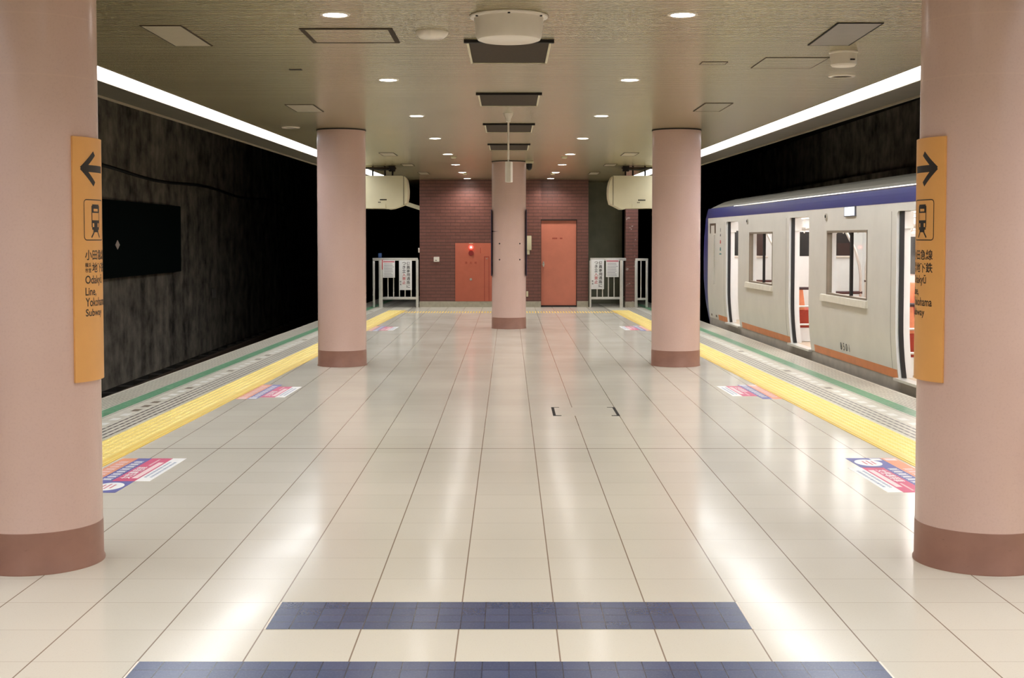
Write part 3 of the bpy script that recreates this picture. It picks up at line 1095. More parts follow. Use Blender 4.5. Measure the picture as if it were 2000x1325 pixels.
# hanging antenna
t = thing('hanging_antenna', 'white flat antenna box hanging from the ceiling on a thin pole', 'antenna', (-.006, 14.25, CEIL))
obj('canopy', MB().lathe((-.006, 14.25, 0), [(.056, CEIL), (.054, CEIL - .012), (.030, CEIL - .055), (.026, CEIL - .085), (.012, CEIL - .095)], 32, False, True), M['white'], t)
obj('pole', MB().tube([(-.006, 14.25, CEIL - .09), (-.006, 14.25, 2.455)], .0105, 12), M['white'], t)
obj('joint', MB().tube([(-.006, 14.25, 2.46), (-.006, 14.25, 2.425)], .007, 10), M['steel'], t)
obj('antenna_box', MB().bbox(-.034, .034, 14.215, 14.285, 2.205, 2.43, .010).map(lambda x, y, z: (x * math.cos(.35) + (y - 14.25) * math.sin(.35), 14.25 - x * math.sin(.35) + (y - 14.25) * math.cos(.35), z)), M['white'], t)

# dome camera by the centre column
t = thing('dome_camera', 'small dark dome camera at the top right of the centre column', 'camera', (.36, 22.9, CEIL))
obj('bracket', MB().bbox(.29, .43, 22.84, 22.96, CEIL - .05, CEIL, .012), M['cream'], t)
obj('dome', MB().lathe((.355, 22.9, 0), [(.05, CEIL - .05), (.052, CEIL - .10), (.042, CEIL - .145), (.02, CEIL - .165), (0, CEIL - .17)], 28, False, False), M['black'], t)

# ------------------------------------------------------------------ cream boxes hanging at the far ends
for s in (-1, 1):
    side = 'left' if s < 0 else 'right'
    t = thing('hanging_monitor_box', 'cream enamelled casing hung from the ceiling behind the %s middle column' % side, 'monitor casing', (s * 2.6, 24.6, 2.15), 'cream hanging casings')
    prof = [(3.25, 2.765), (2.02, 2.765), (1.96, 2.755), (1.925, 2.70), (1.905, 2.60), (1.895, 2.48), (1.902, 2.36), (1.925, 2.25), (2.03, 2.20), (2.17, 2.152), (2.26, 2.140), (2.31, 2.152), (3.25, 2.160)]
    if s > 0:
        prof = [(3.25, 2.765), (1.955, 2.765), (1.935, 2.75), (1.895, 2.66), (1.872, 2.56), (1.866, 2.45), (1.875, 2.34), (1.905, 2.235), (1.98, 2.20), (2.10, 2.140), (2.17, 2.138), (2.19, 2.152), (3.25, 2.160)]
    m = MB().prism_y([(s * a, b) for a, b in prof], 24.5, 25.05)
    obj('casing', m, M['cream'], t)
    xs = 1.965 if s < 0 else 1.945
    a, b = sorted((s * xs, s * (xs + .010)))
    obj('seam', MB().box(a, b, 24.496, 24.501, 2.215, 2.76), M['vent'], t, False)
    a, b = sorted((s * 2.31, s * 3.25))
    obj('lower_lip', MB().box(a, b, 24.485, 24.51, 2.158, 2.235), M['cream'], t, False)
    m = MB()
    for (p0, p1, z0, z1) in (((2.29, 2.42, 2.305, 2.328), (2.40, 2.455, 2.262, 2.276)) if s < 0 else ((2.42, 2.56, 2.296, 2.318), (2.40, 2.455, 2.256, 2.268))):
        n_ = 5 if p1 - p0 > .1 else 2
        for i in range(n_):
            w = (p1 - p0) / n_
            a, b = sorted((s * (p0 + i * w), s * (p0 + i * w + w * .82)))
            m.box(a, b, 24.495, 24.501, z0, z1)
    obj('maker_mark', m, M['dark'], t, False, label='small dark lettering')
    for xx in (2.19, 2.33, 2.57):
        obj('hanger_rod', MB().tube([(s * xx, 24.62 + (.1 if xx > 2.4 else 0), 2.75), (s * xx, 24.62 + (.1 if xx > 2.4 else 0), CEIL + .01)], .017, 8), M['dark'], t)
    m = MB()
    a, b = sorted((s * 2.12, s * 2.72))
    m.bbox(a, b, 24.58, 24.66, CEIL - .055, CEIL - .02, .006)
    obj('hanger_channel', m, M['vent'], t)
    m = MB()
    m.tube([(s * 2.22, 24.6, CEIL - .02), (s * 2.25, 24.56, CEIL - .07), (s * 2.4, 24.55, CEIL - .075), (s * 2.6, 24.56, CEIL - .05), (s * 2.7, 24.6, CEIL - .03)], .012, 8)
    obj('cable', m, M['black'], t)
    a, b = sorted((s * 2.14, s * 2.26))
    obj('clamp', MB().bbox(a, b, 24.56, 24.70, CEIL - .10, CEIL, .01), M['dark'], t)

# pale trunking that slopes from behind the left casing to the brick corner
m = MB().bbox(-2.85, -2.055, 30.55, 30.68, -.05, .05, .008).map(lambda x, y, z: (x, y, z + 2.40 - (x + 2.4) * .32))
tag(obj('cable_trunk', m, M['cream'], origin=(-2.06, 30.6, 2.3)), 'pale sloping cable trunk between the left hanging casing and the brick corner', 'cable trunk')

# ------------------------------------------------------------------ fences at both sides of the brick building
def jp_text(parent, name, string, x, z_top, size, mat, y, step=None):
    """vertical writing, one character under the other"""
    m = MB()
    step = step or size * 1.12
    for i, ch in enumerate(string):
        tm = text_mb(ch, size, 'CENTER', .012)
        h = max(v[1] for v in tm.v) if tm.v else size
        wx = max(v[0] for v in tm.v) - min(v[0] for v in tm.v)
        k = min(1.0, size * 1.05 / max(wx, 1e-6))
        tm.map(lambda a, b, c: (x + a * k, y, z_top - i * step - size + b * k + (1 - k) * size / 2))
        m.add(tm.v, tm.f)
    return obj(name, m, mat, parent, False)


def bars(t, name, x0, x1, y0, y1, z0, z1, mat=None, b=.006):
    return obj(name, MB().bbox(x0, x1, y0, y1, z0, z1, b), mat or M['steel'], t)


YF = Y_WALL - .05
t = thing('steel_fence', 'low stainless fence left of the brick building, carrying two notices', 'fence', (-2.55, YF, 0), 'stainless fences at the platform end')
bars(t, 'top_rail', -3.14, -2.10, YF - .03, YF + .03, 1.075, 1.14)
bars(t, 'bottom_rail', -2.96, -2.10, YF - .03, YF + .03, .18, .24)
bars(t, 'post', -3.14, -3.09, YF - .025, YF + .025, 0, 1.08)
bars(t, 'post', -3.00, -2.91, YF - .035, YF + .035, 0, 1.08)
bars(t, 'post', -2.145, -2.085, YF - .035, YF + .035, 0, 1.10)
for xx in (-2.79, -2.66, -2.525, -2.395, -2.255):
    bars(t, 'bar', xx - .012, xx + .012, YF - .012, YF + .012, .23, 1.08, b=.003)
t2 = thing('steel_fence', 'low stainless fence between the brick building and the brick pillar', 'fence', (2.25, YF, 0), 'stainless fences at the platform end')
bars(t2, 'top_rail', 1.875, 2.70, YF - .03, YF + .03, 1.075, 1.14)
bars(t2, 'bottom_rail', 1.875, 2.56, YF - .03, YF + .03, .185, .24)
bars(t2, 'post', 1.86, 1.90, YF - .03, YF + .03, 0, 1.08)
bars(t2, 'post', 2.555, 2.635, YF - .035, YF + .035, 0, 1.08)
for xx in (2.035, 2.16, 2.295, 2.425):
    bars(t2, 'bar', xx - .012, xx + .012, YF - .012, YF + .012, .23, 1.08, b=.003)
bars(t2, 'strap', 2.575, 2.605, YF - .05, YF - .03, .86, 1.08, M['white'], .004)
t3 = thing('steel_fence', 'narrow stainless fence right of the brick pillar, with one inner bar', 'fence', (3.03, YF, 0), 'stainless fences at the platform end')
bars(t3, 'top_rail', 2.905, 3.20, YF - .095, YF - .045, 1.075, 1.13)
bars(t3, 'bottom_rail', 2.905, 3.20, YF - .095, YF - .045, .17, .22)
bars(t3, 'post', 2.895, 2.96, YF - .10, YF - .04, 0, 1.08)
bars(t3, 'post', 3.145, 3.20, YF - .10, YF - .04, 0, 1.08)
bars(t3, 'bar', 3.025, 3.05, YF - .08, YF - .055, .2, 1.08, b=.003)


def warn_board(x0, x1, z0, z1, label):
    t = thing('warning_board', label, 'sign', ((x0 + x1) / 2, YF - .06, z0), 'white staff only boards')
    obj('board', MB().bbox(x0, x1, YF - .052, YF - .032, z0, z1, .004), M['paper'], t)
    w = x1 - x0
    yy = YF - .0535
    zt = z1 - .035
    sz = .077
    jp_text(t, 'lettering', '係員専用通路に', x0 + w * .72, zt, sz, M['ink'], yy, .087)
    jp_text(t, 'lettering', 'つき立', x0 + w * .38, zt, sz, M['ink'], yy, .087)
    jp_text(t, 'red_lettering', '入禁止', x0 + w * .38, zt - .087 * 3, sz, M['red_print'], yy, .087)
    jp_text(t, 'small_lettering', '駅長', x0 + w * .11, z1 - .475, .036, M['ink'], yy, .062)


def notice(x0, x1, z0, z1, label):
    t = thing('notice_sheet', label, 'notice', ((x0 + x1) / 2, YF - .05, z0), 'printed notices on the fences')
    obj('sheet', MB().bbox(x0, x1, YF - .046, YF - .032, z0, z1, .002), M['paper'], t)
    obj('heading_bar', MB().box(x0 + .01, x1 - .01, YF - .0475, YF - .046, z1 - .05, z1 - .014), M['pink_print'], t, False)
    m = MB()
    random.seed(11)
    for i in range(9):
        zz = z1 - .075 - i * .036
        m.box(x0 + .03, x0 + .03 + (x1 - x0 - .05) * random.uniform(.7, 1.0), YF - .0475, YF - .046, zz - .012, zz)
    obj('small_print', m, M['grey_print'], t, False)


warn_board(-2.525, -2.235, .40, 1.085, 'tall white board with vertical black and red writing on the left fence')
warn_board(1.895, 2.19, .42, 1.10, 'tall white board with vertical black and red writing on the right fence')
notice(-2.905, -2.625, .685, 1.085, 'small printed notice with pink heading on the left fence')
notice(2.235, 2.53, .70, 1.10, 'small printed notice with pink heading on the right fence')
tag(obj('fence_cap', MB().bbox(-3.01, -2.93, YF - .04, YF + .04, 1.14, 1.25, .012), M['navy'], origin=(-2.97, YF, 1.14)), 'small navy blue cap standing on the top rail of the left fence', 'cap')
tag(obj('warning_tape', MB().bbox(-2.925, -2.905, YF - .05, YF - .036, .87, 1.10, .003), M['red_print'], origin=(-2.915, YF, .87)), 'narrow red and white tape hanging from the left fence rail', 'tape')

# ------------------------------------------------------------------ on the brick wall
t = thing('hydrant_cabinet', 'flat salmon fire hydrant cabinet with a lit red lamp on the brick wall', 'hydrant cabinet', (-.8, Y_WALL, .136))
YB = Y_WALL - .02
obj('body', MB().bbox(-1.24, -.335, YB, Y_WALL - .001, .137, 1.483, .004), M['salmon_red'], t)
m = MB()
for xx in (-.565, -.46):
    m.box(xx - .005, xx + .005, YB - .0015, YB, .14, 1.17)
m.box(-.565, -.46, YB - .0015, YB, 1.16, 1.17)
obj('side_door_gap', m, M['maroon'], t, False)
rl = obj('alarm_lamp', MB().disc((-.873, YB - .02, 1.385), .045, 'y', 28, .04, .05), M['red_lamp'], t)
obj('lamp_core', MB().disc((-.873, YB - .045, 1.385), .02, 'y', 20, .012), M['lamp_core'], rl)
obj('alarm_button', MB().disc((-.873, YB - .012, 1.25), .058, 'y', 28, .024, .062), M['maroon'], t)
m = MB()
for i, ch in enumerate('消火栓'):
    tm = text_mb(ch, .055, 'CENTER', .01)
    tm.map(lambda a, b, c: (-.99 + i * .112 + a, YB - .002, 1.0 + b))
    m.add(tm.v, tm.f)
obj('lettering', m, M['print_red'], t, False)
obj('handle', MB().disc((-.878, YB - .012, .645), .03, 'y', 20, .024), M['chrome'], t, label='chrome round handle')
obj('side_knob', MB().disc((-.513, YB - .008, 1.125), .014, 'y', 16, .016), M['chrome'], t)
m = MB()
for k in range(4):
    m.box(-.662, -.652, YB - .0015, YB, 1.25 + k * .032, 1.25 + k * .032 + .022)
obj('side_print', m, M['maroon'], t, False)
obj('name_plate', MB().box(-.92, -.83, YB - .0015, YB, 1.468, 1.482), M['cream'], t, False)

t = thing('wall_socket', 'small white box with a dark slot on the brick wall, left of the hydrant cabinet', 'wall box', (-1.664, Y_WALL, 1.06))
obj('box', MB().bbox(-1.735, -1.605, Y_WALL - .06, Y_WALL, 1.05, 1.165, .012), M['white'], t)
obj('slot', MB().box(-1.70, -1.66, Y_WALL - .062, Y_WALL - .055, 1.075, 1.09), M['dark'], t, False)
tag(obj('junction_box', MB().bbox(.37, .52, Y_WALL - .07, Y_WALL, 1.32, 1.65, .01).bbox(.39, .48, Y_WALL - .05, Y_WALL, 1.22, 1.32, .008), M['cream'], origin=(.445, Y_WALL, 1.22)),
    'cream junction box on the brick wall between centre column and salmon door', 'wall box')
tag(obj('outlet_box', MB().bbox(.40, .445, Y_WALL - .04, Y_WALL, .245, .37, .006), M['cream'], origin=(.42, Y_WALL, .25)),
    'tiny pale outlet low on the brick wall behind the centre column', 'wall box')
tag(obj('pipe_clip', MB().bbox(WX0 - .035, WX0, Y_WALL, Y_WALL + .05, 1.26, 1.37, .008), M['white'], origin=(WX0, Y_WALL, 1.26)), 'small white clip at the left corner of the brick building', 'clip')

# ------------------------------------------------------------------ left track and tunnel wall
t = thing('tunnel_board', 'dark green unlit board on the left tunnel wall', 'board', (-7.2, 25.6, .88))
obj('board', MB().bbox(-7.19, -7.06, 22.3, 28.15, .88, 2.28, .02), M['board'], t)
obj('mounting_rail', MB().box(-7.2, -7.17, 22.5, 28.0, 1.1, 1.15).box(-7.2, -7.17, 22.5, 28.0, 2.0, 2.05), M['dark'], t, False)
d = .085
m = MB().add([(x, 23.55 + y, 1.475 + z) for x in (-7.062, -7.05) for y, z in ((-1.5 * d, 0), (0, -d), (1.5 * d, 0), (0, d))], [(0, 1, 2, 3), (4, 5, 6, 7), (0, 1, 5, 4), (1, 2, 6, 5), (2, 3, 7, 6), (3, 0, 4, 7)])
tag(obj('diamond_plate', m, M['diamond'], origin=(-7.055, 23.55, 1.475)), 'small grey diamond plate on the dark green tunnel board', 'sign')
tag(obj('wall_plate', MB().bbox(-7.2, -7.17, 31.6, 31.95, .14, .36, .006), plain('wall_plate_grey', (118, 112, 104), .6), origin=(-7.19, 31.8, .14)), 'small grey plate low on the left tunnel wall', 'sign')
pts = []
for i in range(40):
    y = 12 + i * 1.2
    pts.append((-7.17, y, 2.86 + .05 * math.sin(i * .9) - .012 * max(0, i - 8)))
tag(obj('tunnel_cable', MB().tube(pts, .03, 8), M['black'], origin=(-7.17, 24, 2.8)), 'black cable running along the left tunnel wall above the board', 'cable')
for xr, name in ((-6.25, 'rail farther from the platform on the empty left track'), (-5.18, 'rail nearer the platform on the empty left track')):
    t = tag(obj('rail', MB().box(xr - .06, xr + .06, Y0, 60, -1.014, -.995).box(xr - .01, xr + .01, Y0, 60, -.995, -.90).box(xr - .033, xr + .033, Y0, 60, -.90, -.865), M['rail'], origin=(xr, 20, -1.02)), name, 'rail', 'rails of the left track')
for i in range(40):
    y = 8 + i * 1.0
    if y > 46:
        break
    tag(obj('sleeper', MB().bbox(-6.9, -4.55, y - .11, y + .11, -1.13, -1.015, .015), M['sleeper'], origin=(-5.7, y, -1.13)), 'dark concrete sleeper under the empty left track', 'sleeper', 'sleepers of the left track')

# ------------------------------------------------------------------ the train
TX0 = 4.51
TK = .0295
Z_SILL = .11


def tx(y):
    return TX0 - TK * y


def prof(z):
    """how far the car side lies behind its flattest plane at height z"""
    if z < .72:
        return .060 * ((.72 - z) / .72) ** 2
    if z > 2.02:
        return .012 * ((z - 2.02) / .13) ** 2
    return 0.0


def S(y, z, inset=0.0):
    return (tx(y) + prof(z) + inset, y, z)


train = thing('train', 'cream commuter train car with blue roof stripe, doors open, at the right platform', 'train', (5.5, 14, -.9))
T_Y0, T_Y1 = 2.0, 24.80
DOORS = [(3.44, 4.52), (8.10, 9.18), (12.75, 13.83), (17.40, 18.49), (22.00, 23.04)]
DZ0, DZ1 = Z_SILL, 1.885
WINS = [(10.20, 11.85), (14.84, 16.53), (19.50, 21.13)]
WZ0, WZ1 = .882, 1.692
CAB = (24.02, 24.60)


def in_open(y, z):
    for a, b in DOORS:
        if a < y < b and z < DZ1:
            return True
    for a, b in WINS:
        if a < y < b and WZ0 < z < WZ1:
            return True
    return False


ys = sorted(set([T_Y0, T_Y1] + [q for d in DOORS for q in d] + [q for d in WINS for q in d]))
zs = [.10, .2, .3, .4, .5, .6, .72, WZ0, 1.2, WZ1, DZ1, 1.94, 1.985]
m = MB()
for i in range(len(ys) - 1):
    for k in range(len(zs) - 1):
        if in_open((ys[i] + ys[i + 1]) / 2, (zs[k] + zs[k + 1]) / 2):
            continue
        m.quad(S(ys[i], zs[k]), S(ys[i + 1], zs[k]), S(ys[i + 1], zs[k + 1]), S(ys[i], zs[k + 1]))
for a, b in DOORS:          # rounded upper corners of the door openings
    for yy, sg in ((a, 1), (b, -1)):
        R_ = .075
        vs = [S(yy, DZ1, 0)] + [S(yy + sg * R_ * (1 - math.sin(math.pi / 2 * k / 6)), DZ1 - R_ * (1 - math.cos(math.pi / 2 * k / 6)), 0) for k in range(7)]
        m.add(vs, [(0, k, k + 1) for k in range(1, 7)])
o = obj('body_side', m, M['body'], train)
# inner lining of the same wall
m = MB()
for i in range(len(ys) - 1):
    for k in range(len(zs) - 1):
        if in_open((ys[i] + ys[i + 1]) / 2, (zs[k] + zs[k + 1]) / 2):
            continue
        m.quad(S(ys[i], zs[k], .115), S(ys[i + 1], zs[k], .115), S(ys[i + 1], zs[k + 1], .115), S(ys[i], zs[k + 1], .115))
m.quad(S(T_Y0, 1.985, .115), S(T_Y1, 1.985, .115), S(T_Y1, 2.08, .115), S(T_Y0, 2.08, .115))
obj('inner_lining', m, M['inner'], train)
# blue stripe, band added on the shoulder to mirror the edge light, roof
zb = [1.972, 2.03, 2.07, 2.11, 2.147]
m = MB()
for k in range(len(zb) - 1):
    m.quad(S(T_Y0, zb[k], -.003), S(T_Y1, zb[k], -.003), S(T_Y1, zb[k + 1], -.003), S(T_Y0, zb[k + 1], -.003))
obj('blue_stripe', m, M['stripe_blue'], train, label='deep blue roof-edge stripe')
m = MB()
gx, gz = -.004, 2.134
for tilt in (10, 14, 18, 22, 27):
    dz = .0042
    dx = dz * math.tan(math.radians(tilt))
    P = lambda y, q, z: (tx(y) + prof(2.147) - .008 + q, y, z)
    m.quad(P(T_Y0, gx, gz), P(T_Y1 - 2.4, gx, gz), P(T_Y1 - 2.4, gx + dx, gz + dz), P(T_Y0, gx + dx, gz + dz))
    gx, gz = gx + dx, gz + dz
m.quad(P(T_Y0, gx, gz), P(T_Y1 - 2.4, gx, gz), P(T_Y1 - 2.4, gx + .03, gz), P(T_Y0, gx + .03, gz))
m.quad(P(T_Y0, -.004, 2.134), P(T_Y1 - 2.4, -.004, 2.134), P(T_Y1 - 2.4, .02, 2.134), P(T_Y0, .02, 2.134))
obj('shoulder_glint', m, plain('glint_mirror_metal', (236, 236, 234), .16, metal=1.0, var=.01), train, label='bright band added on the roof shoulder to mirror the light strip')
rp = [(.012, 2.150), (.045, 2.19), (.12, 2.225), (.20, 2.262), (.40, 2.315), (.75, 2.36), (1.35, 2.385), (1.95, 2.36), (2.30, 2.315), (2.5, 2.262), (2.58, 2.225), (2.62, 2.15)]
yr = [T_Y0, T_Y1 - .55, T_Y1 - .25, T_Y1 - .08, T_Y1]
dr_ = [0, 0, .02, .06, .14]
m = MB()
for j in range(len(yr) - 1):
    for i in range(len(rp) - 1):
        P = lambda jj, ii: (tx(yr[jj]) + rp[ii][0], yr[jj], max(2.147, rp[ii][1] - dr_[jj]))
        m.quad(P(j, i), P(j + 1, i), P(j + 1, i + 1), P(j, i + 1))
obj('roof', m, M['roof'], train, label='grey curved roof')
# orange stripe between the doors
m = MB()
edges = [T_Y0] + [q for d in DOORS for q in d] + [CAB[0] + .05]
for a, b in zip(edges[::2], edges[1::2]):
    a_, b_ = a + (.02 if a != T_Y0 else 0), b - .20
    for z0, z1 in ((.10, .15), (.15, .197)):
        m.quad(S(a_, z0, -.003), S(b_, z0, -.003), S(b_, z1, -.003), S(a_, z1, -.003))
obj('orange_stripe', m, M['stripe_orange'], train, label='orange stripe along the bottom of the side')
# dark side sill and closed underside
m = MB()
for z0, z1 in ((-.55, -.02), (-.02, .10)):
    m.quad((tx(T_Y0) + .05, T_Y0, z0), (tx(T_Y1) + .05, T_Y1, z0), (tx(T_Y1) + .047, T_Y1, z1), (tx(T_Y0) + .047, T_Y0, z1))
m.quad((tx(T_Y0) + .075, T_Y0, -.55), (tx(T_Y1) + .075, T_Y1, -.55), (tx(T_Y1) + 2.6, T_Y1, -.55), (tx(T_Y0) + 2.6, T_Y0, -.55))
obj('side_sill', m, M['sill'], train, label='dark grey sill below the side')
# inside shell: floor, far wall, ceiling, ends
FX = 2.62
m = MB()
m.quad((tx(T_Y0) + .04, T_Y0, Z_SILL), (tx(T_Y1) + .04, T_Y1, Z_SILL), (tx(T_Y1) + FX, T_Y1, Z_SILL), (tx(T_Y0) + FX, T_Y0, Z_SILL))
obj('inner_floor', m, M['inner_floor'], train)
m = MB()
m.quad((tx(T_Y0) + FX, T_Y0, -.55), (tx(T_Y1) + FX, T_Y1, -.55), (tx(T_Y1) + FX, T_Y1, 2.15), (tx(T_Y0) + FX, T_Y0, 2.15))
m.quad((tx(T_Y0) + .1, T_Y0, 2.06), (tx(T_Y1) + .1, T_Y1, 2.06), (tx(T_Y1) + FX, T_Y1, 2.06), (tx(T_Y0) + FX, T_Y0, 2.06))
yc = 23.75
m.add([(tx(yc) + .1, yc, Z_SILL), (tx(yc) + FX, yc, Z_SILL), (tx(yc) + FX, yc, 2.06), (tx(yc) + .1, yc, 2.06)], [(0, 1, 2, 3)])
m.add([(tx(T_Y0), T_Y0, -.5), (tx(T_Y0) + FX, T_Y0, -.5), (tx(T_Y0) + FX, T_Y0, 2.3), (tx(T_Y0), T_Y0, 2.3)], [(0, 1, 2, 3)])
obj('inner_wall', m, M['inner'], train, False)


def far_panel(name, y0, y1, z0, z1, mat, inset=.012, rnd=0, parent=None):
    m_ = MB()
    a, b = inset, inset + .02
    v = [(tx(y) + FX - q, y, z) for q in (0.0, inset) for y, z in ((y0, z0), (y1, z0), (y1, z1), (y0, z1))]
    m_.add(v, [(0, 1, 2, 3), (4, 5, 6, 7), (0, 1, 5, 4), (1, 2, 6, 5), (2, 3, 7, 6), (3, 0, 4, 7)])
    return obj(name, m_, mat, parent or train, False)


for a, b in DOORS:
    mid = (a + b) / 2
    for y0, y1 in ((a - .05, mid - .006), (mid + .006, b + .05)):
        lf = far_panel('far_door_leaf', y0, y1, Z_SILL, DZ1, M['inner'], .012)
        far_panel('leaf_window', y0 + .10, y1 - .10, 1.05, 1.66, M['dark_glass'], .018, parent=lf)
for a, b in [(9.6, 12.2), (14.25, 16.95), (18.95, 21.6)]:
    for y0, y1 in ((a, (a + b) / 2 - .03), ((a + b) / 2 + .03, b)):
        far_panel('far_window', y0, y1, 1.02, 1.62, M['dark_glass'], .014)
# cab partition door and notice panels
cb = obj('cab_door', MB().bbox(tx(yc) + 1.13, tx(yc) + 1.79, yc - .03, yc - .002, Z_SILL, 1.9, .008), M['inner'], train)
obj('cab_window', MB().bbox(tx(yc) + 1.27, tx(yc) + 1.65, yc - .038, yc - .028, 1.27, 1.71, .004), M['dark_glass'], cb, False)
for a_, b_ in ((.25, .86), (1.88, 2.42)):
    obj('partition_window', MB().bbox(tx(yc) + a_, tx(yc) + b_, yc - .014, yc - .003, 1.28, 1.73, .004), M['dark_glass'], train, False)
    obj('partition_rail', MB().tube([(tx(yc) + a_ - .03, yc - .03, 1.255), (tx(yc) + b_ + .03, yc - .03, 1.255)], .016, 8), M['white'], train)
# light tubes
for off in (.75, 1.95):
    obj('light_tube', MB().slab([(tx(3) + off - .09, 3), (tx(3) + off + .09, 3), (tx(23.4) + off + .09, 23.4), (tx(23.4) + off - .09, 23.4)], 2.02, 2.055), M['tube'], train, False)
# door surrounds: rubber edged leaf ends, white jambs, sill plate
for a, b in DOORS:
    zz = [DZ0, .2, .3, .45, .6, .75, 1.2, 1.6, DZ1]
    for yy, sg in ((b, 1), (a, -1)):
        leaf = MB()
        jamb = MB()
        for k in range(len(zz) - 1):
            z0, z1 = zz[k], zz[k + 1]
            leaf.add([S(yy - sg * .03, z0, .030), S(yy - sg * .03, z1, .030), S(yy - sg * .03, z1, .075), S(yy - sg * .03, z0, .075),
                      S(yy + sg * .05, z0, .030), S(yy + sg * .05, z1, .030), S(yy + sg * .05, z1, .075), S(yy + sg * .05, z0, .075)],
                     [(0, 1, 2, 3), (0, 4, 5, 1), (3, 2, 6, 7)])
            jamb.add([S(yy, z0, .075), S(yy, z1, .075), S(yy, z1, .15), S(yy, z0, .15), S(yy + sg * .10, z0, .15), S(yy + sg * .10, z1, .15)],
                     [(0, 1, 2, 3), (3, 2, 5, 4)])
            jamb.add([S(yy, z0, 0), S(yy, z1, 0), S(yy, z1, .03), S(yy, z0, .03)], [(0, 1, 2, 3)])
        dl = obj('door_leaf', leaf, M['black'], train, False, label='retracted door leaf with black rubber edge')
        obj('door_jamb', jamb, M['inner'], dl, False)
        hd = MB().add([S(yy, 1.70, .076), S(yy, 1.88, .076), S(yy, 1.88, .17), S(yy, 1.70, .17), S(yy - sg * .03, 1.70, .076), S(yy - sg * .03, 1.88, .076), S(yy - sg * .03, 1.88, .17), S(yy - sg * .03, 1.70, .17)],
                      [(0, 1, 2, 3), (4, 5, 6, 7), (0, 1, 5, 4), (3, 2, 6, 7), (0, 3, 7, 4), (1, 2, 6, 5)])
        obj('jamb_box', hd, M['inner'], dl, False)
    m = MB()
    m.add([S(a, DZ1, 0), S(b, DZ1, 0), S(b, DZ1, .16), S(a, DZ1, .16)], [(0, 1, 2, 3)])
    obj('door_head', m, M['inner'], train, False)
    m = MB()
    v = [(tx(y) + q, y, z) for y in (a - .04, b + .04) for q in (-.005, .12) for z in (.085, .112)]
    m.add(v, [(0, 1, 3, 2), (4, 6, 7, 5), (0, 4, 5, 1), (2, 3, 7, 6), (1, 5, 7, 3), (0, 2, 6, 4)])
    obj('door_sill', m, M['steel'], train, False, label='metal door sill')
    # fine outline of the door zone on the skin, camera-far side
    for yy in (b + .16,):
        m = MB()
        for k in range(len(zz) - 1):
            m.quad(S(yy, zz[k], -.001), S(yy + .012, zz[k], -.001), S(yy + .012, zz[k + 1], -.001), S(yy, zz[k + 1], -.001))
        obj('panel_seam', m, M['roof'], train, False)
# windows in the near side
for a, b in WINS:
    fr = MB()
    e = .028
    for y0, y1, z0, z1 in ((a, a + e, WZ0, WZ1), (b - e, b, WZ0, WZ1), (a, b, WZ0, WZ0 + e), (a, b, WZ1 - e, WZ1)):
        v = [S(y, z, q) for q in (-.004, .06) for y, z in ((y0, z0), (y1, z0), (y1, z1), (y0, z1))]
        fr.add(v, [(0, 1, 2, 3), (4, 5, 6, 7), (0, 1, 5, 4), (1, 2, 6, 5), (2, 3, 7, 6), (3, 0, 4, 7)])
    w = obj('side_window', fr, plain('window_frame_bronze', (128, 116, 100), .4), train, False, label='two-pane side window in a brown frame')
    mid = a + (b - a) * .42
    v = [S(y, z, q) for q in (.012, .045) for y, z in ((mid - .022, WZ0), (mid + .022, WZ0), (mid + .022, WZ1), (mid - .022, WZ1))]
    obj('mullion', MB().add(v, [(0, 1, 2, 3), (4, 5, 6, 7), (0, 1, 5, 4), (1, 2, 6, 5), (2, 3, 7, 6), (3, 0, 4, 7)]), M['dark'], w, False)
    for y0, y1 in ((a + e, mid - .022), (mid + .022, b - e)):
        obj('pane', MB().quad(S(y0, WZ0 + e, .03), S(y1, WZ0 + e, .03), S(y1, WZ1 - e, .03), S(y0, WZ1 - e, .03)), M['glass'], w, False)
    v = [S(y, z, q) for y, z, q in ((a - .03, .80, 0), (b + .22, .80, 0), (a - .03, .80, -.03), (b + .22, .80, -.03), (a - .03, .878, -.024), (b + .22, .878, -.024), (a - .03, .888, 0), (b + .22, .888, 0))]
    obj('window_ledge', MB().add(v, [(0, 1, 3, 2), (2, 3, 5, 4), (4, 5, 7, 6), (0, 2, 4, 6), (1, 7, 5, 3)]), plain('ledge_cream', (224, 218, 202), .3), w, False, label='pale ledge below the window')
    # reveal through the wall
    m = MB()
    for y0, z0, y1, z1 in ((a, WZ0, a, WZ1), (b, WZ0, b, WZ1), (a, WZ0, b, WZ0), (a, WZ1, b, WZ1)):
        m.quad(S(y0, z0, .05), S(y1, z1, .05), S(y1, z1, .12), S(y0, z0, .12))
    obj('window_reveal', m, M['inner'], w, False)
# cab door: a dark recessed frame with drop-window
m = MB()
for y0, y1, z0, z1 in ((CAB[0], CAB[0] + .13, .14, 1.86), (CAB[1] - .10, CAB[1], .14, 1.86), (CAB[0], CAB[1], 1.83, 1.87)):
    v = [S(y, z, q) for q in (-.004, .02) for y, z in ((y0, z0), (y1, z0), (y1, z1), (y0, z1))]
    m.add(v, [(0, 1, 2, 3), (4, 5, 6, 7), (0, 1, 5, 4), (1, 2, 6, 5), (2, 3, 7, 6), (3, 0, 4, 7)])
obj('cab_door_frame', m, plain('cab_frame_brown', (92, 78, 62), .5), train, False)
m = MB().tube([S(CAB[0] - .02, .75, -.03), S(CAB[0] - .02, 1.65, -.03)], .012, 8)
obj('cab_grab_rail', m, M['steel'], train)
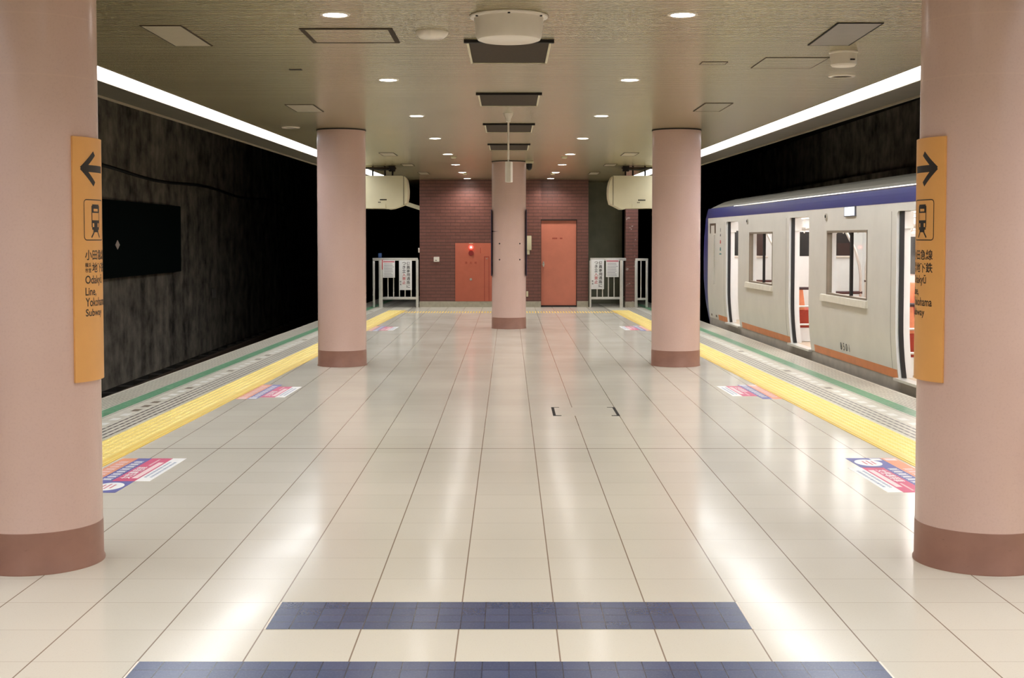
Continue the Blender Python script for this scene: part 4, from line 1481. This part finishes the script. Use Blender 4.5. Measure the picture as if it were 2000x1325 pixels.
# front end: bulging mask in blue at the platform corner
zf = [-.35, .05, .4, .8, 1.2, 1.6, 1.985, 2.10, 2.147]
bulge = [.10, .20, .42, .62, .68, .58, .34, .12, .05]
ring = []
for z, bg in zip(zf, bulge):
    row = []
    for i in range(9):
        a = math.pi / 2 * i / 8
        y = T_Y1 + bg * math.sin(a) ** .8
        x = tx(T_Y1) + prof(min(z, 2.147)) + (.55 * (1 - math.cos(a)) ** 6 * min(1, bg * 4))
        row.append((x, y, z))
    row.append((tx(T_Y1) + 2.6, T_Y1 + bg, z))
    ring.append(row)
m = MB()
for k in range(len(ring) - 1):
    for i in range(len(ring[0]) - 1):
        m.quad(ring[k][i], ring[k][i + 1], ring[k + 1][i + 1], ring[k + 1][i])
obj('front_mask', m, M['stripe_blue'], train, label='blue bulging front end')
# small marks on the side
m = text_mb('8 5 0 1', .092, 'CENTER', .0, .38)
m.map(lambda x, y, z: S(15.755 - x, .235 + y, -.004))
obj('car_number', m, M['ink'], train, False, label='dark car number 8501')
m = text_mb('8', .07, 'CENTER')
m.map(lambda x, y, z: S(23.55 - x * 1.5, 1.71 + y, -.004))
obj('route_mark', m, M['ink'], train, False)
for (z0, z1, w, mt) in ((1.50, 1.56, .10, 'red_print'), (1.37, 1.43, .12, 'teal'), (1.30, 1.325, .22, 'teal'), (1.63, 1.67, .08, 'ink')):
    m = MB().quad(S(23.55 - w / 2, z0, -.004), S(23.55 + w / 2, z0, -.004), S(23.55 + w * .3, z1, -.004), S(23.55 - w * .4, z1, -.004))
    obj('side_emblem', m, M[mt], train, False)
# side indicator lamp, loudspeaker holes
v = [S(y, z, q) for q in (-.02, .01) for y, z in ((15.28, 1.855), (15.72, 1.855), (15.72, 1.975), (15.28, 1.975))]
sl = obj('side_indicator', MB().add(v, [(0, 1, 2, 3), (4, 5, 6, 7), (0, 1, 5, 4), (1, 2, 6, 5), (2, 3, 7, 6), (3, 0, 4, 7)]), plain('indicator_housing', (96, 96, 104), .4), train, False)
for k in range(3):
    y0 = 15.30 + k * .135
    v = [S(y, z, q) for q in (-.026, -.018) for y, z in ((y0, 1.865), (y0 + .11, 1.865), (y0 + .11, 1.965), (y0, 1.965))]
    obj('indicator_lens', MB().add(v, [(0, 1, 2, 3), (4, 5, 6, 7), (0, 1, 5, 4), (1, 2, 6, 5), (2, 3, 7, 6), (3, 0, 4, 7)]), M['side_lamp'], sl, False)
for yy in (16.55, 21.25):
    m = MB().disc((tx(yy) - .006, yy, 1.865), .045, 'x', 18, .02)
    sp_ = obj('side_speaker', m, M['sill'], train)
    obj('speaker_dot', MB().disc((tx(yy) - .018, yy, 1.872), .02, 'x', 12, .01), M['dark'], sp_)

# seats: long benches on both sides between the doors
BAYS = [(9.42, 12.52), (14.05, 17.16), (18.72, 21.78)]
for y0, y1 in BAYS:
    for near in (True, False):
        P = (lambda q, y, z: (tx(y) + .115 + q, y, z)) if near else (lambda q, y, z: (tx(y) + FX - q, y, z))
        n_ = 7
        cu, bk = MB(), MB()
        w = (y1 - y0) / n_
        for i in range(n_):
            a, b = y0 + i * w + .006, y0 + (i + 1) * w - .006
            c_ = MB().bbox(.04, .50, a, b, .30, .575, .05)
            c_.map(lambda x, y, z: P(x, y, z))
            cu.add(c_.v, c_.f)
            d_ = MB().bbox(.02, .14, a, b, .56, .885, .035)
            d_.map(lambda x, y, z: P(x + (1.0 - z) * .12, y, z))
            bk.add(d_.v, d_.f)
        obj('seat_cushion', cu, M['seat'], train, label='red seat cushions')
        obj('seat_back', bk, M['seat_back'], train, label='peach seat backs')
        bs = MB().box(.03, .40, y0, y1, .115, .31)
        bs.map(lambda x, y, z: P(x, y, z))
        obj('seat_base', bs, M['inner'], train, False)
        pp = MB().tube([P(.50, y0, .275), P(.50, y1, .275)], .018, 8)
        obj('seat_rail', pp, M['steel'], train)
        for ye in (y0 - .05, y1 + .05):
            en = MB().tube([P(.03, ye, .62), P(.52, ye, .62)], .014, 8).tube([P(.03, ye, .36), P(.52, ye, .36)], .014, 8)
            pt = obj('end_frame', en, M['steel'], train)
            pts = [P(.52, ye, Z_SILL), P(.52, ye, 1.10), P(.50, ye, 1.25), P(.44, ye, 1.45), P(.34, ye, 1.65), P(.26, ye, 1.80), P(.22, ye, 2.05)]
            obj('stanchion', MB().tube(pts, .019, 10), M['steel'], pt)
            obj('armrest', MB().tube([P(.06, ye, .88), P(.54, ye, .88)], .022, 8), M['armrest'], pt)
        rk = MB()
        for q, z in ((.16, 1.74), (.24, 1.73), (.32, 1.72)):
            rk.tube([P(q, y0 - .1, z), P(q, y1 + .1, z)], .012, 6)
        obj('luggage_rack', rk, M['steel'], train)
# hanging straps
for off in (.80, 1.90):
    ra = MB().tube([(tx(3.0) + off, 3.0, 1.90), (tx(23.4) + off, 23.4, 1.90)], .014, 6)
    hr = obj('strap_rail', ra, M['steel'], train)
    y = 12.8
    while y < 23.2:
        xx = tx(y) + off
        s_ = MB().tube([(xx, y, 1.90), (xx, y, 1.77)], .008, 5)
        pr_ = []
        for k in range(13):
            a = 2 * math.pi * k / 12
            pr_.append((xx, y + .045 * math.sin(a), 1.725 + .045 * math.cos(a)))
        s_.tube(pr_, .007, 5)
        obj('strap', s_, M['white'], hr)
        y += .42
# bogies and rails below, in the dark
for yy in (6.0, 20.5):
    m = MB()
    for q in (.75, 1.85):
        for dy in (-1.05, 1.05):
            m.disc((tx(yy) + q, yy + dy, -.46), .41, 'x', 28, .12)
        m.bbox(tx(yy) + q - .06, tx(yy) + q + .06, yy - 1.4, yy + 1.4, -.62, -.42, .03)
    obj('bogie', m, M['dark'], train)
for q, name in ((.75, 'rail nearer the platform under the train'), (1.85, 'rail farther from the platform under the train')):
    m = MB().box(-.033, .033, 0, 1, -.92, -.87).box(-.06, .06, 0, 1, -1.12, -.92)
    m.map(lambda x, y, z: (x + tx(Y0 + y * 60) + q, Y0 + y * 60, z))
    tag(obj('rail', m, M['rail'], None, False, origin=(tx(12) + q, 12, -1.12)), name, 'rail', 'rails under the train')
